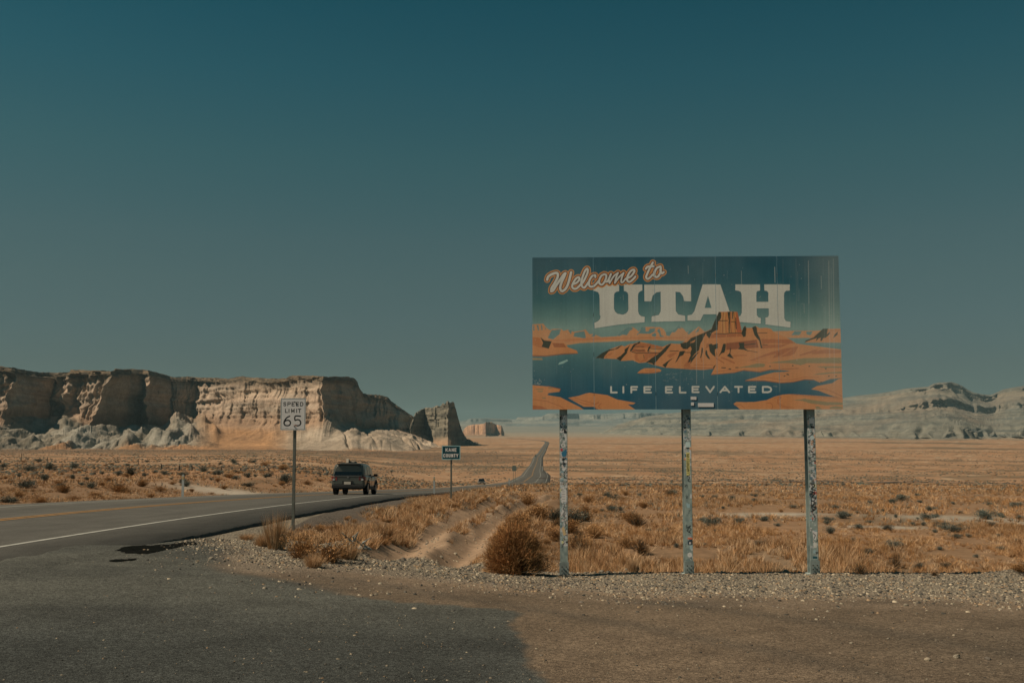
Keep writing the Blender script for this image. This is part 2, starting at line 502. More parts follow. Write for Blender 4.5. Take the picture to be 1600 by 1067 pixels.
    def rng(v, a, b_, c0, c1):
        r = N.new('ShaderNodeMapRange'); r.inputs['From Min'].default_value = a; r.inputs['From Max'].default_value = b_
        r.inputs['To Min'].default_value = c0; r.inputs['To Max'].default_value = c1; Lk.new(v, r.inputs['Value']); return r.outputs[0]
    def math_(op, a, b_):
        q_ = N.new('ShaderNodeMath'); q_.operation = op
        for i, v in enumerate((a, b_)):
            if isinstance(v, (int, float)): q_.inputs[i].default_value = v
            else: Lk.new(v, q_.inputs[i])
        return q_.outputs[0]
    def scale_(c, f):
        v = N.new('ShaderNodeVectorMath'); v.operation = 'SCALE'; Lk.new(c, v.inputs[0]); Lk.new(f, v.inputs['Scale']); return v.outputs[0]
    def mixc(f, a, b_):
        x = N.new('ShaderNodeMix'); x.data_type = 'RGBA'
        Lk.new(f, x.inputs['Factor'])
        for s_, v in (('A', a), ('B', b_)):
            if isinstance(v, tuple): x.inputs[s_].default_value = (*v, 1)
            else: Lk.new(v, x.inputs[s_])
        return x.outputs['Result']
    base = scale_(at.outputs['Color'], rng(noise(3.0, 8, .7), .3, .7, .72, 1.28))
    base = scale_(base, rng(noise(.13, 6, .7), .3, .7, .85, 1.15))
    # stones: a cell pattern gives each pebble its own tone
    def vor(scale, feat='F1'):
        v = N.new('ShaderNodeTexVoronoi'); v.inputs['Scale'].default_value = scale; v.feature = feat
        Lk.new(tc.outputs['Object'], v.inputs['Vector']); return v
    v1 = vor(26); v2 = vor(75)
    def cellv(v):
        s_ = N.new('ShaderNodeSeparateColor'); Lk.new(v.outputs['Color'], s_.inputs[0]); return s_.outputs[0]
    peb = scale_(scale_(at.outputs['Color'], rng(cellv(v1), 0, 1, .45, 1.6)), rng(v1.outputs['Distance'], 0, .6, 1.12, .45))
    peb2 = scale_(scale_(at.outputs['Color'], rng(cellv(v2), 0, 1, .5, 1.5)), rng(v2.outputs['Distance'], 0, .6, 1.1, .6))
    g = mixc(rng(noise(1.1, 4), .42, .58, 0, 1), peb, peb2)
    out = mixc(rng(sep.outputs[0], .15, .6, 0, 1), base, g)
    # asphalt: fine aggregate, light chips, patches
    asf = scale_(scale_(scale_(at.outputs['Color'], rng(cellv(vor(95)), 0, 1, .45, 1.6)), rng(cellv(vor(38)), 0, 1, .72, 1.3)), rng(noise(.9, 9, .72), .3, .7, .7, 1.3))
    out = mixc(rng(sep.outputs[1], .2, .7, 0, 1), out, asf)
    dr = scale_(scale_(scale_(at.outputs['Color'], rng(cellv(vor(70)), 0, 1, .5, 1.55)), rng(cellv(vor(30)), 0, 1, .75, 1.27)), rng(noise(1.3, 9, .72), .3, .7, .68, 1.3))
    out = mixc(rng(sep.outputs[2], .2, .8, 0, .85), out, dr)
    Lk.new(out, b.inputs['Base Color'])
    hgt = math_('ADD', math_('MULTIPLY', rng(v1.outputs['Distance'], 0, .6, 1, 0), math_('MULTIPLY', sep.outputs[0], .03)),
                math_('ADD', math_('MULTIPLY', rng(v2.outputs['Distance'], 0, .6, 1, 0), .006), math_('MULTIPLY', noise(9, 8, .7), .012)))
    bp = N.new('ShaderNodeBump'); bp.inputs['Strength'].default_value = .9; bp.inputs['Distance'].default_value = 1.0
    Lk.new(hgt, bp.inputs['Height']); Lk.new(bp.outputs[0], b.inputs['Normal'])
    o.data.materials.append(m)
    tag(o, kind='structure')
ground()

# ------------------------------------------------------------------ the highway
def ribbon(name, d0, d1, a, b_, dz, mat, thick=0.0, ragged=0.0, step=None, dash=None):
    ds = []
    d = d0
    while d < d1:
        ds.append(d); d += step or max(.35, d * .012)
    ds.append(d1)
    ds = np.array(ds)
    cx = road_x(ds); cz = road_z(ds)
    g = np.gradient(cx, ds)
    nx = 1 / np.sqrt(1 + g * g); ny = -g / np.sqrt(1 + g * g)
    A = np.array([a(x) if callable(a) else a for x in ds], float); B = np.array([b_(x) if callable(b_) else b_ for x in ds], float)
    if ragged:
        B = B + ragged * fbm(ds * 1.3, ds * 0, o=4, seed=61) + ragged * .8 * vnoise(ds * .3, ds * 0, seed=4)
    rows = []
    cols = [0, .25, .5, .75, 1] if abs(B[0] - A[0]) > 2 else [0, 1]
    for c in cols:
        s = A + (B - A) * c
        crown = 0.0
        rows.append(np.stack([cx + nx * s, ds + ny * s, cz + dz + crown], -1))
    if thick:
        s = B + .02
        rows.append(np.stack([cx + nx * s, ds + ny * s, cz + dz - thick], -1))
        s = A - .02
        rows.insert(0, np.stack([cx + nx * s, ds + ny * s, cz + dz - thick], -1))
    V = np.stack(rows, 1)
    q = grid_quads(V.shape[0], V.shape[1])
    if dash:
        nc = V.shape[1] - 1
        keep = np.repeat(((ds[:-1] - d0) % dash[1]) < dash[0], nc)
        q = q[keep]
    o = mesh_from(name, V.reshape(-1, 3), quads=q, mat=mat)
    return tag(o, kind='structure')
def asphalt_mat():
    m, t, b = new_mat('asphalt')
    N, Lk = t.nodes, t.links
    b.inputs['Roughness'].default_value = .85; b.inputs['Specular IOR Level'].default_value = .25
    tc = N.new('ShaderNodeTexCoord')
    n1 = N.new('ShaderNodeTexNoise'); n1.inputs['Scale'].default_value = .35; n1.inputs['Detail'].default_value = 8; n1.inputs['Roughness'].default_value = .7
    mp = N.new('ShaderNodeMapping'); mp.inputs['Scale'].default_value = (2.2, .12, 1)
    Lk.new(tc.outputs['Object'], mp.inputs[0]); Lk.new(mp.outputs[0], n1.inputs[0])
    vo = N.new('ShaderNodeTexVoronoi'); vo.inputs['Scale'].default_value = 90; Lk.new(tc.outputs['Object'], vo.inputs[0])
    sp = N.new('ShaderNodeSeparateColor'); Lk.new(vo.outputs['Color'], sp.inputs[0])
    n2 = N.new('ShaderNodeTexNoise'); n2.inputs['Scale'].default_value = 1.4; n2.inputs['Detail'].default_value = 7; Lk.new(tc.outputs['Object'], n2.inputs[0])
    def rng(v, a, b_, c0, c1):
        r = N.new('ShaderNodeMapRange'); r.inputs['From Min'].default_value = a; r.inputs['From Max'].default_value = b_
        r.inputs['To Min'].default_value = c0; r.inputs['To Max'].default_value = c1; Lk.new(v, r.inputs['Value']); return r.outputs[0]
    v = N.new('ShaderNodeVectorMath'); v.operation = 'SCALE'; v.inputs[0].default_value = alb(86, 79, 66); Lk.new(rng(n1.outputs[0], .3, .7, .78, 1.22), v.inputs['Scale'])
    w = N.new('ShaderNodeVectorMath'); w.operation = 'SCALE'; Lk.new(v.outputs[0], w.inputs[0]); Lk.new(rng(sp.outputs[0], 0, 1, .7, 1.3), w.inputs['Scale'])
    u = N.new('ShaderNodeVectorMath'); u.operation = 'SCALE'; Lk.new(w.outputs[0], u.inputs[0]); Lk.new(rng(n2.outputs[0], .3, .7, .85, 1.15), u.inputs['Scale'])
    Lk.new(u.outputs[0], b.inputs['Base Color'])
    bp = N.new('ShaderNodeBump'); bp.inputs['Strength'].default_value = .5; bp.inputs['Distance'].default_value = .006
    Lk.new(vo.outputs['Distance'], bp.inputs['Height']); Lk.new(bp.outputs[0], b.inputs['Normal'])
    return m
M_asph = asphalt_mat()
def paint_mat(name, col):
    m = mat_plain(name, col, rough=.7, var=.22, vscale=5)
    return m
M_white = paint_mat('road_white_paint', alb(168, 158, 136)); M_yel = paint_mat('road_yellow_paint', alb(172, 118, 52))
ribbon('highway', -40, 3900, -PAVE_L, pave_r, 0.0, M_asph, thick=.07, ragged=.10)
ribbon('edge_line', -40, 2600, 3.64, 3.76, .006, M_white)
ribbon('far_edge_line', -40, 2600, -3.76, -3.64, .006, M_white)
ribbon('centre_line', -40, 2600, -.19, -.08, .006, M_yel)
ribbon('centre_line', -40, 2600, .08, .19, .006, M_yel)
ribbon('lane_line', 285, 560, lambda d: 6.6, lambda d: 6.85, .006, M_white, dash=(6, 14), step=2)
# dark seam, patches and potholes where the pull-out meets the highway
M_hole_shade = mat_plain('pothole_shade', (.006, .007, .006), spec=.02, rough=1.0, var=.4, vscale=9)  # shadow inside the potholes, painted as flat near-black sheets
def blotch(name, pts, z=.008, mat=None, depth=0):
    P2 = []
    n = len(pts)
    for i in range(n):
        x0, y0 = pts[i]; x1, y1 = pts[(i + 1) % n]
        for k in range(5):
            t = k / 5
            gx, gy, gz = ground_at(x0 + (x1 - x0) * t, y0 + (y1 - y0) * t, 90)
            P2.append((gx + .03 * rnd.uniform(-1, 1), gy + .09 * rnd.uniform(-1, 1)))
    cx_ = sum(p[0] for p in P2) / len(P2); cy_ = sum(p[1] for p in P2) / len(P2)
    zz = [max(T1(*p), float(road_z(p[1])) if abs(p[0] - road_x(p[1])) < 5.9 else -99) + z for p in P2]
    mb = MB()
    b = len(mb.v)
    mb.v = [(p[0], p[1], q) for p, q in zip(P2, zz)] + [(cx_, cy_, max(T1(cx_, cy_) + z, sum(zz) / len(zz)))]
    L_ = len(P2)
    mb.f = [(i, (i + 1) % L_, L_) for i in range(L_)]
    o = mb.build(name, mat or M_hole_shade)
    return tag(o, kind='structure')
blotch('pothole', [(181, 860), (200, 854), (235, 852), (262, 851), (300, 846), (308, 850), (266, 857), (228, 866), (200, 864)])
blotch('pothole', [(170, 876), (186, 874), (214, 873), (206, 876), (180, 877)])
if 0: blotch('asphalt_patch', [(268, 843), (300, 837), (345, 829), (402, 817), (424, 812), (424, 816), (350, 833), (310, 841)])

# a gravel side road that crosses the plain to the right of the far junction
def side_road():
    V = []
    pts = [(8.5, 372), (40, 345), (90, 320), (170, 300), (300, 285)]
    xs = np.linspace(8.5, 300, 90); ys = np.interp(xs, *zip(*pts))
    for x, y in zip(xs, ys):
        for o_ in (-3.2, 0, 3.2):
            V.append((x, y + o_, T1(x, y + o_) + .25))
    o = mesh_from('side_road', V, quads=grid_quads(90, 3), mat=mat_plain('side_road_mat', alb(84, 70, 56), rough=.95, var=.2, vscale=.2))
    tag(o, kind='structure')
side_road()

# ------------------------------------------------------------------ mesas and cliffs
M_rock = mat_attr('rock', rough=.95, scales=((.02, .22), (.12, .22), (.6, .12)), bump=(.12, .9, 3.0), mapping=(1, 1, 2.2))
M_rock_far = mat_attr('far_rock', rough=.95, scales=((.006, .2), (.03, .25)), bump=(.03, .9, 12.0), mapping=(1, 1, 2.0))
def mesa(name, xs, top, dist, prof, colour, mat, push, sink=6.0, lump=None):
    """columns follow the skyline; each column is a profile from its foot on the plain over the cliff to the plateau and down the back"""
    xs = np.asarray(xs, float)
    yt = np.interp(xs, *zip(*top)); Dc = np.interp(xs, *zip(*dist))
    offs, fr, zone = prof(xs)                       # (rows, cols)
    nr, nc = offs.shape
    D = Dc[None] + offs
    px = np.repeat(xs[None], nr, 0); py = np.repeat(yt[None], nr, 0)
    dt = Dc + 15
    Ztop = zfy(yt, dt)
    X = xfx(px, py, D)
    G = T(X, D, bumps=False)
    Gd = G - sink
    Zt = np.repeat(Ztop[None], nr, 0)
    Z = Gd + (Zt - Gd) * fr
    X, D, Z = push(X, D, Z, G, fr, zone, px)
    V = np.stack([X, D, Z], -1)
    o = mesh_from(name, V.reshape(-1, 3), quads=grid_quads(nr, nc), mat=mat, smooth=True)
    set_col(o, colour(X, D, Z, G, fr, zone, px).reshape(-1, 3))
    tag(o, kind='structure')
    return o
def rows_from(keys, xs):
    """keys: (offset, fraction, zone, rows up to the next key); offset and fraction may depend on x"""
    O, Fr, Zn = [], [], []
    for a, b_ in zip(keys[:-1], keys[1:]):
        for k in range(a[3]):
            t = k / a[3]
            oa = a[0](xs) if callable(a[0]) else a[0] + 0 * xs; ob = b_[0](xs) if callable(b_[0]) else b_[0] + 0 * xs
            fa = a[1](xs) if callable(a[1]) else a[1] + 0 * xs; fb = b_[1](xs) if callable(b_[1]) else b_[1] + 0 * xs
            O.append(oa + (ob - oa) * t); Fr.append(fa + (fb - fa) * t); Zn.append(a[2] + t + 0 * xs)
    a = keys[-1]
    O.append(a[0] + 0 * xs); Fr.append(a[1] + 0 * xs); Zn.append(a[2] + 0 * xs)
    return np.array(O), np.array(Fr), np.array(Zn)
def cl(*a):
    return np.array(alb(*a))
def lerp3(a, b_, w):
    w = np.clip(w, 0, 1)[..., None]
    return a * (1 - w) + b_ * w

# zones: 0 foot slope, 1 rock apron, 2 upper slope, 3 cliff, 4 cap, 5 plateau, 6 back
TL = [(-420, 566), (-260, 572), (-120, 569), (0, 571), (26, 574), (47, 579), (70, 581), (100, 580), (110, 577.5), (140, 577.5), (168, 578), (184, 575.5), (206, 575), (228, 577), (240, 580.5), (252, 583), (265, 587.5), (300, 588.5), (331, 589), (354, 590.5), (366, 588), (378, 587), (392, 588.5), (420, 590), (447, 590), (452, 586.5), (458, 585.5), (487, 585.5), (500, 587), (520, 586.8), (542, 587.5), (552, 590), (558, 597), (565, 613), (572, 615.5), (590, 616), (605, 619.5), (612, 627), (623, 635), (634, 643), (645, 650), (660, 672), (676, 683), (692, 694), (698, 697)]
DL = [(-420, 1500), (-330, 1200), (-255, 1500), (-150, 1640), (-100, 1620), (-20, 1420), (8, 1400), (40, 1500), (78, 1660), (95, 1640), (130, 1580), (160, 1530), (170, 1505), (178, 1580), (200, 1730), (222, 1790), (228, 1740), (234, 1780), (262, 1900), (300, 1960), (318, 1900), (345, 1780), (400, 1690), (450, 1610), (485, 1560), (503, 1530), (510, 1570), (530, 1680), (560, 1830), (600, 1960), (650, 2080), (698, 2100)]
DFOOT = tab([(-420, 1120), (0, 1160), (100, 1200), (200, 1235), (262, 1250), (345, 1270), (503, 1300), (560, 1330), (650, 1400), (698, 1470)])
DAPR = tab([(-420, 1230), (0, 1270), (60, 1300), (130, 1330), (170, 1350), (262, 1420), (345, 1440), (503, 1420), (560, 1500), (650, 1640), (698, 1790)])
def prof_left(xs):
    Dc = lambda x: np.interp(x, *zip(*DL))
    foot = lambda x: DFOOT(x) - Dc(x)
    oa = lambda x: np.minimum(DAPR(x) - Dc(x), -70)
    fa = tab([(-420, .20), (0, .22), (150, .20), (200, .22), (300, .20), (345, .12), (470, .09), (520, .18), (560, .30), (600, .30), (650, .30), (698, .5)])
    fb = tab([(-420, .40), (0, .40), (60, .44), (90, .48), (130, .46), (160, .36), (200, .30), (262, .30), (290, .40), (320, .44), (345, .36), (420, .34), (480, .36), (503, .42), (515, .56), (535, .42), (560, .36), (600, .40), (650, .50), (698, .7)])
    ob = tab([(-420, -30), (165, -26), (200, -24), (262, -24), (300, -40), (503, -26), (560, -60), (650, -60), (698, -60)])
    return rows_from([(foot, 0.0, 0, 8), (lambda x: (foot(x) + oa(x)) / 2, lambda x: fa(x) * .55, 1, 34), (oa, fa, 2, 40), (ob, fb, 3, 36), (4.0, .925, 4, 8), (14.0, .955, 4.5, 6), (30.0, 1.0, 5, 5), (240.0, 1.0, 6, 4), (420.0, 0.0, 7, 1)], xs)
def push_left(X, D, Z, G, fr, zn, px):
    D = D + sstep(1.8, 2.9, zn) * (1 - sstep(5.5, 6.5, zn)) * (26 * fbm(px / 13, zn * .35, o=4, seed=70, ridged=True)) * (1 - .5 * sstep(330, 350, px) * (1 - sstep(495, 515, px)))
    D = D + sstep(2.6, 3.1, zn) * (1 - sstep(4.5, 5.5, zn)) * 13 * fbm(px / 22, Z / 55, o=3, seed=69) * (1 - .6 * sstep(330, 350, px) * (1 - sstep(495, 515, px)))
    calm = 1 - .55 * sstep(330, 350, px) * (1 - sstep(495, 515, px))
    cliff = sstep(2.6, 3.1, zn) * (1 - sstep(3.95, 4.4, zn))
    X = X + sstep(2.2, 3.0, zn) * (1 - sstep(4.0, 4.5, zn)) * (9 * fbm(px / 30, Z / 17, o=4, seed=68) - 26 * (1 - np.clip((fr - .3) / .6, 0, 1)) * np.exp(-((px - 172) / 30) ** 2))
    nose = sstep(520, 560, px)
    fl = fbm(X / 26, Z / 130, D / 60, o=4, seed=71, ridged=True)
    fl2 = fbm(X / 7, Z / 60, D / 20, o=3, seed=73, ridged=True)
    led = fbm(X / 200, Z / 7, D / 200, o=3, seed=75)
    D = D + cliff * (13 * fl * calm + 6 * fl2 * calm + 9 * led)
    # rock apron: domes and gullies
    ap = sstep(.3, 1.0, zn) * (1 - sstep(2.7, 3.1, zn))
    hum = -fbm(X / 30 + .35 * fbm(X / 30, D / 60, o=2, seed=5), D / 70, o=4, seed=77, ridged=True, g=.42)
    big = -fbm(X / 75, D / 150, o=2, seed=76, ridged=True)
    reg = (1 - sstep(285, 350, px)) * 1.0 + .10 * sstep(285, 350, px) * (1 - nose) + nose * .4
    Z = Z + ap * reg * (2 + 12 * hum + 8 * big + 3.4 * (1 - .7 * nose) * fbm(X / 7, D / 12, o=5, seed=78, g=.6)) - ap * nose * 9 * np.clip(fbm((X + .25 * D) / 22, (D - .3 * X) / 130, o=3, seed=84, ridged=True) - .25, 0, 1) * 1.6
    for bx, bw, bz, bh in ((277, 15, 2.62, 24), (318, 10, 2.55, 16), (338, 9, 2.4, 12), (300, 8, 2.2, 9), (245, 12, 1.9, 9), (205, 14, 1.5, 8), (125, 16, 1.9, 9), (60, 14, 1.7, 9)):
        Z = Z + bh * np.exp(-((px - bx) / bw) ** 2 - ((zn - bz) / .26) ** 2)
    Z = Z + sstep(.1, 1.0, zn) * (1 - sstep(1, 1.4, zn)) * 1.5 * reg * hum
    # rims and ledges of the cap
    cap = sstep(3.9, 4.2, zn) * (1 - sstep(5.2, 6, zn))
    Z = Z + cap * (1.0 * fbm(X / 12, D / 12, o=3, seed=79) + .6 * fbm(X / 3.5, D / 5, o=2, seed=80))
    D = D + cap * 6 * fbm(X / 14, Z / 4, o=3, seed=81)
    # upper slope streaks
    us = sstep(1.8, 2.2, zn) * (1 - sstep(2.8, 3.1, zn))
    Z = Z + us * 1.4 * fbm(X / 14, D / 70, o=3, seed=83, ridged=True)
    return X, D, Z
def col_left(X, D, Z, G, fr, zn, px):
    n = fbm(X / 40, Z / 9, D / 90, o=4, seed=91); n2 = fbm(X / 9, Z / 50, D / 30, o=3, seed=93)
    n3 = fbm(X / 30, D / 60, o=4, seed=95)
    face = lerp3(cl(188, 154, 120), cl(164, 140, 112), .5 + 1.1 * n)
    face = lerp3(face, cl(116, 92, 70), 1.1 * np.clip(n2 - .15, 0, 1))
    strata = fbm(X / 400, Z / 3.2, o=4, seed=99)
    face = lerp3(face, cl(128, 100, 76), .9 * np.clip(strata - .1, 0, 1)); face = lerp3(face, cl(196, 162, 124), .8 * np.clip(-strata - .1, 0, 1))
    low = lerp3(cl(166, 130, 96), cl(146, 112, 82), .5 + n)
    h = (fr - .4) / .5
    c = lerp3(low, face, sstep(-.05, .35, h))
    sl = lerp3(cl(150, 136, 112), cl(128, 112, 88), .5 + 1.4 * n3 + .6 * fbm(X / 6, D / 12, o=3, seed=98))
    sl = lerp3(sl, lerp3(cl(182, 156, 124), cl(164, 138, 108), .5 + n3), sstep(430, 490, px) * .9)     # pale broken rock
    tan_ = lerp3(cl(176, 126, 80), cl(160, 116, 76), .5 + n3)
    reg = sstep(285, 350, px) * (1 - sstep(415, 480, px))
    slope = lerp3(sl, tan_, reg)
    c = lerp3(slope, c, sstep(2.5, 3.0, zn))
    c = lerp3(c, lerp3(cl(84, 70, 52), cl(122, 98, 70), .5 + 1.5 * fbm(X / 10, D / 10, Z / 3, o=3, seed=97)), sstep(3.82, 4.05, zn))
    c = lerp3(lerp3(cl(164, 116, 74), cl(150, 110, 72), .5 + n3), c, sstep(.75, 1.25, zn + .4 * n3 + .6 * sstep(440, 500, px)))
    return c
xs = np.concatenate([np.arange(-420, -30, 3.0), np.arange(-30, 699, .85)])
mesa('mesa', xs, TL, DL, prof_left, col_left, M_rock, push_left)

# the isolated fin of rock right of the mesa
TB = [(640, 668), (646, 652), (650, 645), (656, 641.5), (662, 637.5), (668, 637), (675, 638), (682, 635), (688, 636), (691, 630), (695, 632), (699, 626.5), (703, 629), (707, 627.5), (710, 631), (712.5, 641), (716, 655), (720, 668), (724, 678), (729, 685.5), (736, 689.5), (746, 692.5), (752, 696)]
DB = [(640, 1970), (646, 1985), (655, 2070), (664, 2110), (676, 2060), (690, 2030), (700, 2000), (705, 2015), (711, 2060), (718, 2110), (726, 2130), (736, 2140), (752, 2150)]
def prof_butte(xs):
    k = tab([(640, .4), (650, .7), (662, 1), (707, 1), (716, .7), (724, .5), (752, .3)])
    return rows_from([(lambda x: -85 * k(x), 0.0, 0, 8), (lambda x: -34 * k(x), .22, 1, 16), (lambda x: -14 * k(x), .60, 3, 30), (6.0, .93, 4, 8), (14.0, 1.0, 5, 3), (40.0, 1.0, 6, 8), (90.0, 0.0, 7, 1)], xs)
def push_butte(X, D, Z, G, fr, zn, px):
    w = sstep(.5, 1.5, zn) * (1 - sstep(4.6, 5, zn))
    X = X + sstep(.8, 1.6, zn) * (1 - sstep(4.6, 5, zn)) * 4.5 * fbm(px / 9, Z / 9, o=4, seed=100)
    D = D + w * (9 * fbm(X / 8, Z / 60, o=4, seed=101, ridged=True) + 6 * fbm(X / 60, Z / 5, o=3, seed=103) + 2.5 * fbm(X / 3.5, Z / 6, o=3, seed=105))
    Z = Z + sstep(3.9, 4.2, zn) * (1 - sstep(5.8, 6.2, zn)) * 4 * fbm(X / 4, D / 8, o=3, seed=107)
    return X, D, Z
def col_butte(X, D, Z, G, fr, zn, px):
    n = fbm(X / 60, Z / 5, o=3, seed=111); n2 = fbm(X / 5, Z / 20, o=3, seed=113)
    c = lerp3(cl(136, 120, 94), cl(100, 90, 72), .5 + 1.2 * n + .8 * n2)
    c = lerp3(cl(158, 122, 88), c, sstep(.1, .3, fr))
    return c
mesa('butte', np.arange(640, 752.1, .6), TB, DB, prof_butte, col_butte, M_rock, push_butte, sink=3)

# the low flat-topped butte farther down the valley
TS = [(722, 676), (726, 669), (731, 665), (740, 663), (750, 662.5), (757, 661.5), (759, 659.2), (768, 659), (771, 661), (776, 663.5), (780, 664), (784, 665), (785.5, 669), (788, 677)]
DS = [(722, 4850), (735, 4760), (759, 4660), (761, 4700), (776, 4840), (778, 4800), (783, 4790), (788, 4860)]
def prof_small(xs):
    return rows_from([(-110.0, 0.0, 0, 6), (-20.0, .22, 3, 16), (2.0, .9, 4, 4), (20.0, 1.0, 5, 3), (120.0, 1.0, 6, 4), (200.0, 0.0, 7, 1)], xs)
def push_small(X, D, Z, G, fr, zn, px):
    D = D + sstep(2, 3, zn) * (1 - sstep(4.5, 5, zn)) * (14 * fbm(X / 14, Z / 200, o=3, seed=121, ridged=True))
    return X, D, Z
def col_small(X, D, Z, G, fr, zn, px):
    n = fbm(X / 10, Z / 60, o=3, seed=123)
    c = lerp3(cl(196, 146, 104), cl(150, 112, 84), .5 + 1.3 * n)
    return lerp3(cl(150, 116, 84), c, sstep(.15, .3, fr))
mesa('small_butte', np.arange(722, 788.1, .55), TS, DS, prof_small, col_small, M_rock_far, push_small, sink=4)

# the long pale escarpment across the valley on the right
TR = [(905, 686), (930, 681), (950, 672), (965, 663), (985, 657), (1010, 650), (1040, 646), (1100, 640), (1160, 634), (1230, 628), (1315, 621), (1339, 617), (1369, 614), (1389, 611), (1416, 605.5), (1450, 602.5), (1458, 598), (1467, 596), (1487, 595.2), (1496, 598), (1504, 602), (1513, 608), (1521, 612), (1535, 615), (1548, 616), (1557, 612), (1568, 607), (1582, 604), (1600, 601.5), (1660, 600), (1760, 606), (1900, 598), (2100, 604)]
DR = [(905, 7200), (1000, 6600), (1100, 6200), (1200, 5900), (1300, 5650), (1380, 5450), (1420, 5150), (1452, 5130), (1462, 5120), (1480, 5150), (1500, 5300), (1560, 5600), (1575, 5450), (1600, 5350), (1700, 5300), (1900, 5000), (2100, 5200)]
DT = lambda x: np.minimum(np.interp(x, [905, 1300, 1380, 1430, 1440, 1466, 1472, 1500, 1562, 1575, 1600, 1640, 1700, 1900, 2100], [6600, 5150, 4850, 4650, 4560, 4520, 4640, 4860, 5200, 4950, 4900, 5080, 4850, 4600, 4800]) + 40 * vnoise(x / 7, x * 0, seed=8), np.interp(x, *zip(*DR)) - 120)
def prof_right(xs):
    k = tab([(905, .35), (1000, .6), (1200, .85), (1400, 1), (2100, 1)])
    j = .5 + .5 * vnoise(xs / 38, xs * 0, seed=3)
    return rows_from([(lambda x: -2350 * k(x), 0.0, 0, 4), (lambda x: (-2060 + 130 * vnoise(x / 16, x * 0, seed=5)) * k(x), .03, 1, 12), (lambda x: (-2020 + 130 * vnoise(x / 16, x * 0, seed=5)) * k(x), lambda x: .09 + .06 * vnoise(x / 11, x * 0, seed=6), 2, 10),
                      (lambda x: -1600 * k(x), .20, 2.5, 30), (lambda x: DT(x) - np.interp(x, *zip(*DR)), .50, 2.8, 8), (lambda x: DT(x) + 12 - np.interp(x, *zip(*DR)), lambda x: .50 + .085 * sstep(1380, 1440, x), 2.9, 14), (lambda x: -60 + 0 * x, lambda x: .84 + 0 * x, 3, 10), (lambda x: -20 + 0 * x, lambda x: .86 + 0 * x, 4, 10), (lambda x: 15.0 + 0 * x, .95, 4.5, 4), (120.0, 1.0, 5, 4), (700.0, 1.0, 6, 3), (1200.0, 0.0, 7, 1)], xs)
def push_right(X, D, Z, G, fr, zn, px):
    sl = sstep(2.3, 2.8, zn) * (1 - sstep(3.0, 3.6, zn))
    r = fbm(X / 150 + .3 * fbm(X / 90, D / 200, o=2, seed=1), D / 900, o=5, seed=131, ridged=True)
    Z = Z + sl * (17 * r + 7 * fbm(X / 45, D / 120, o=3, seed=133, ridged=True))
    cf = sstep(2.9, 3.2, zn) * (1 - sstep(4.5, 5, zn))
    D = D + cf * (60 * fbm(X / 90, Z / 400, o=4, seed=135, ridged=True)) * sstep(1320, 1440, px)
    c1 = sstep(1.0, 1.3, zn) * (1 - sstep(2.2, 2.5, zn))
    D = D + c1 * 60 * fbm(X / 60, Z / 300, o=3, seed=137, ridged=True)
    Z = Z + cf * 4 * fbm(X / 40, D / 60, o=3, seed=139)
    return X, D, Z
def col_right(X, D, Z, G, fr, zn, px):
    n = .45 * fbm(X / 120, Z / 22, D / 500, o=4, seed=141) + .9 * fbm(X / 900, Z / 7, o=3, seed=145); n2 = fbm(X / 60, D / 160, o=4, seed=143)
    c = lerp3(cl(134, 122, 98), cl(98, 94, 80), .5 + 1.7 * n)
    c = lerp3(c, cl(146, 118, 88), .8 * np.clip(fbm(X / 300, D / 500, o=3, seed=144) + .1, 0, 1))
    spots = sstep(.28, .42, n2) * sstep(2.2, 2.6, zn) * (1 - sstep(3.6, 4, zn))
    c = lerp3(c, cl(84, 84, 72), .55 * spots)
    c = lerp3(c, cl(120, 110, 90), sstep(4.3, 4.6, zn))
    c = lerp3(cl(150, 120, 88), c, sstep(.7, 1.2, zn))
    return c
mesa('escarpment', np.arange(905, 2100, 1.1), TR, DR, prof_right, col_right, M_rock_far, push_right, sink=3)

# far tablelands, faint in the air
TF = [(560, 662), (640, 660), (705, 659), (722, 657.5), (737, 653.5), (760, 653), (800, 655), (806, 655), (809, 651.5), (846, 650.5), (856, 645.5), (887, 645), (930, 647), (990, 644), (1060, 646), (1200, 648)]
DF = [(560, 10800), (700, 10700), (735, 10400), (760, 10500), (800, 10900), (812, 10600), (860, 10300), (880, 10200), (905, 10700), (960, 10500), (1000, 10300), (1040, 10700), (1200, 10900)]
def prof_far(xs):
    return rows_from([(-900.0, 0.0, 0, 14), (-60.0, .55, 3, 8), (0.0, .93, 4, 3), (100.0, 1.0, 5, 3), (900.0, 1.0, 6, 2), (1500.0, 0.0, 7, 1)], xs)
def push_far(X, D, Z, G, fr, zn, px):
    Z = Z + (1 - sstep(1.5, 3, zn)) * 14 * fbm(X / 170, D / 500, o=4, seed=151, ridged=True) * sstep(0, .4, zn)
    D = D + sstep(2, 3, zn) * (1 - sstep(4, 5, zn)) * 90 * fbm(X / 140, Z / 500, o=3, seed=153, ridged=True)
    return X, D, Z
def col_far(X, D, Z, G, fr, zn, px):
    n = fbm(X / 160, Z / 20, o=4, seed=155)
    return lerp3(cl(140, 130, 108), cl(104, 104, 92), .5 + 1.3 * n)
mesa('tableland', np.arange(560, 1200, 1.3), TF, DF, prof_far, col_far, M_rock_far, push_far, sink=2)

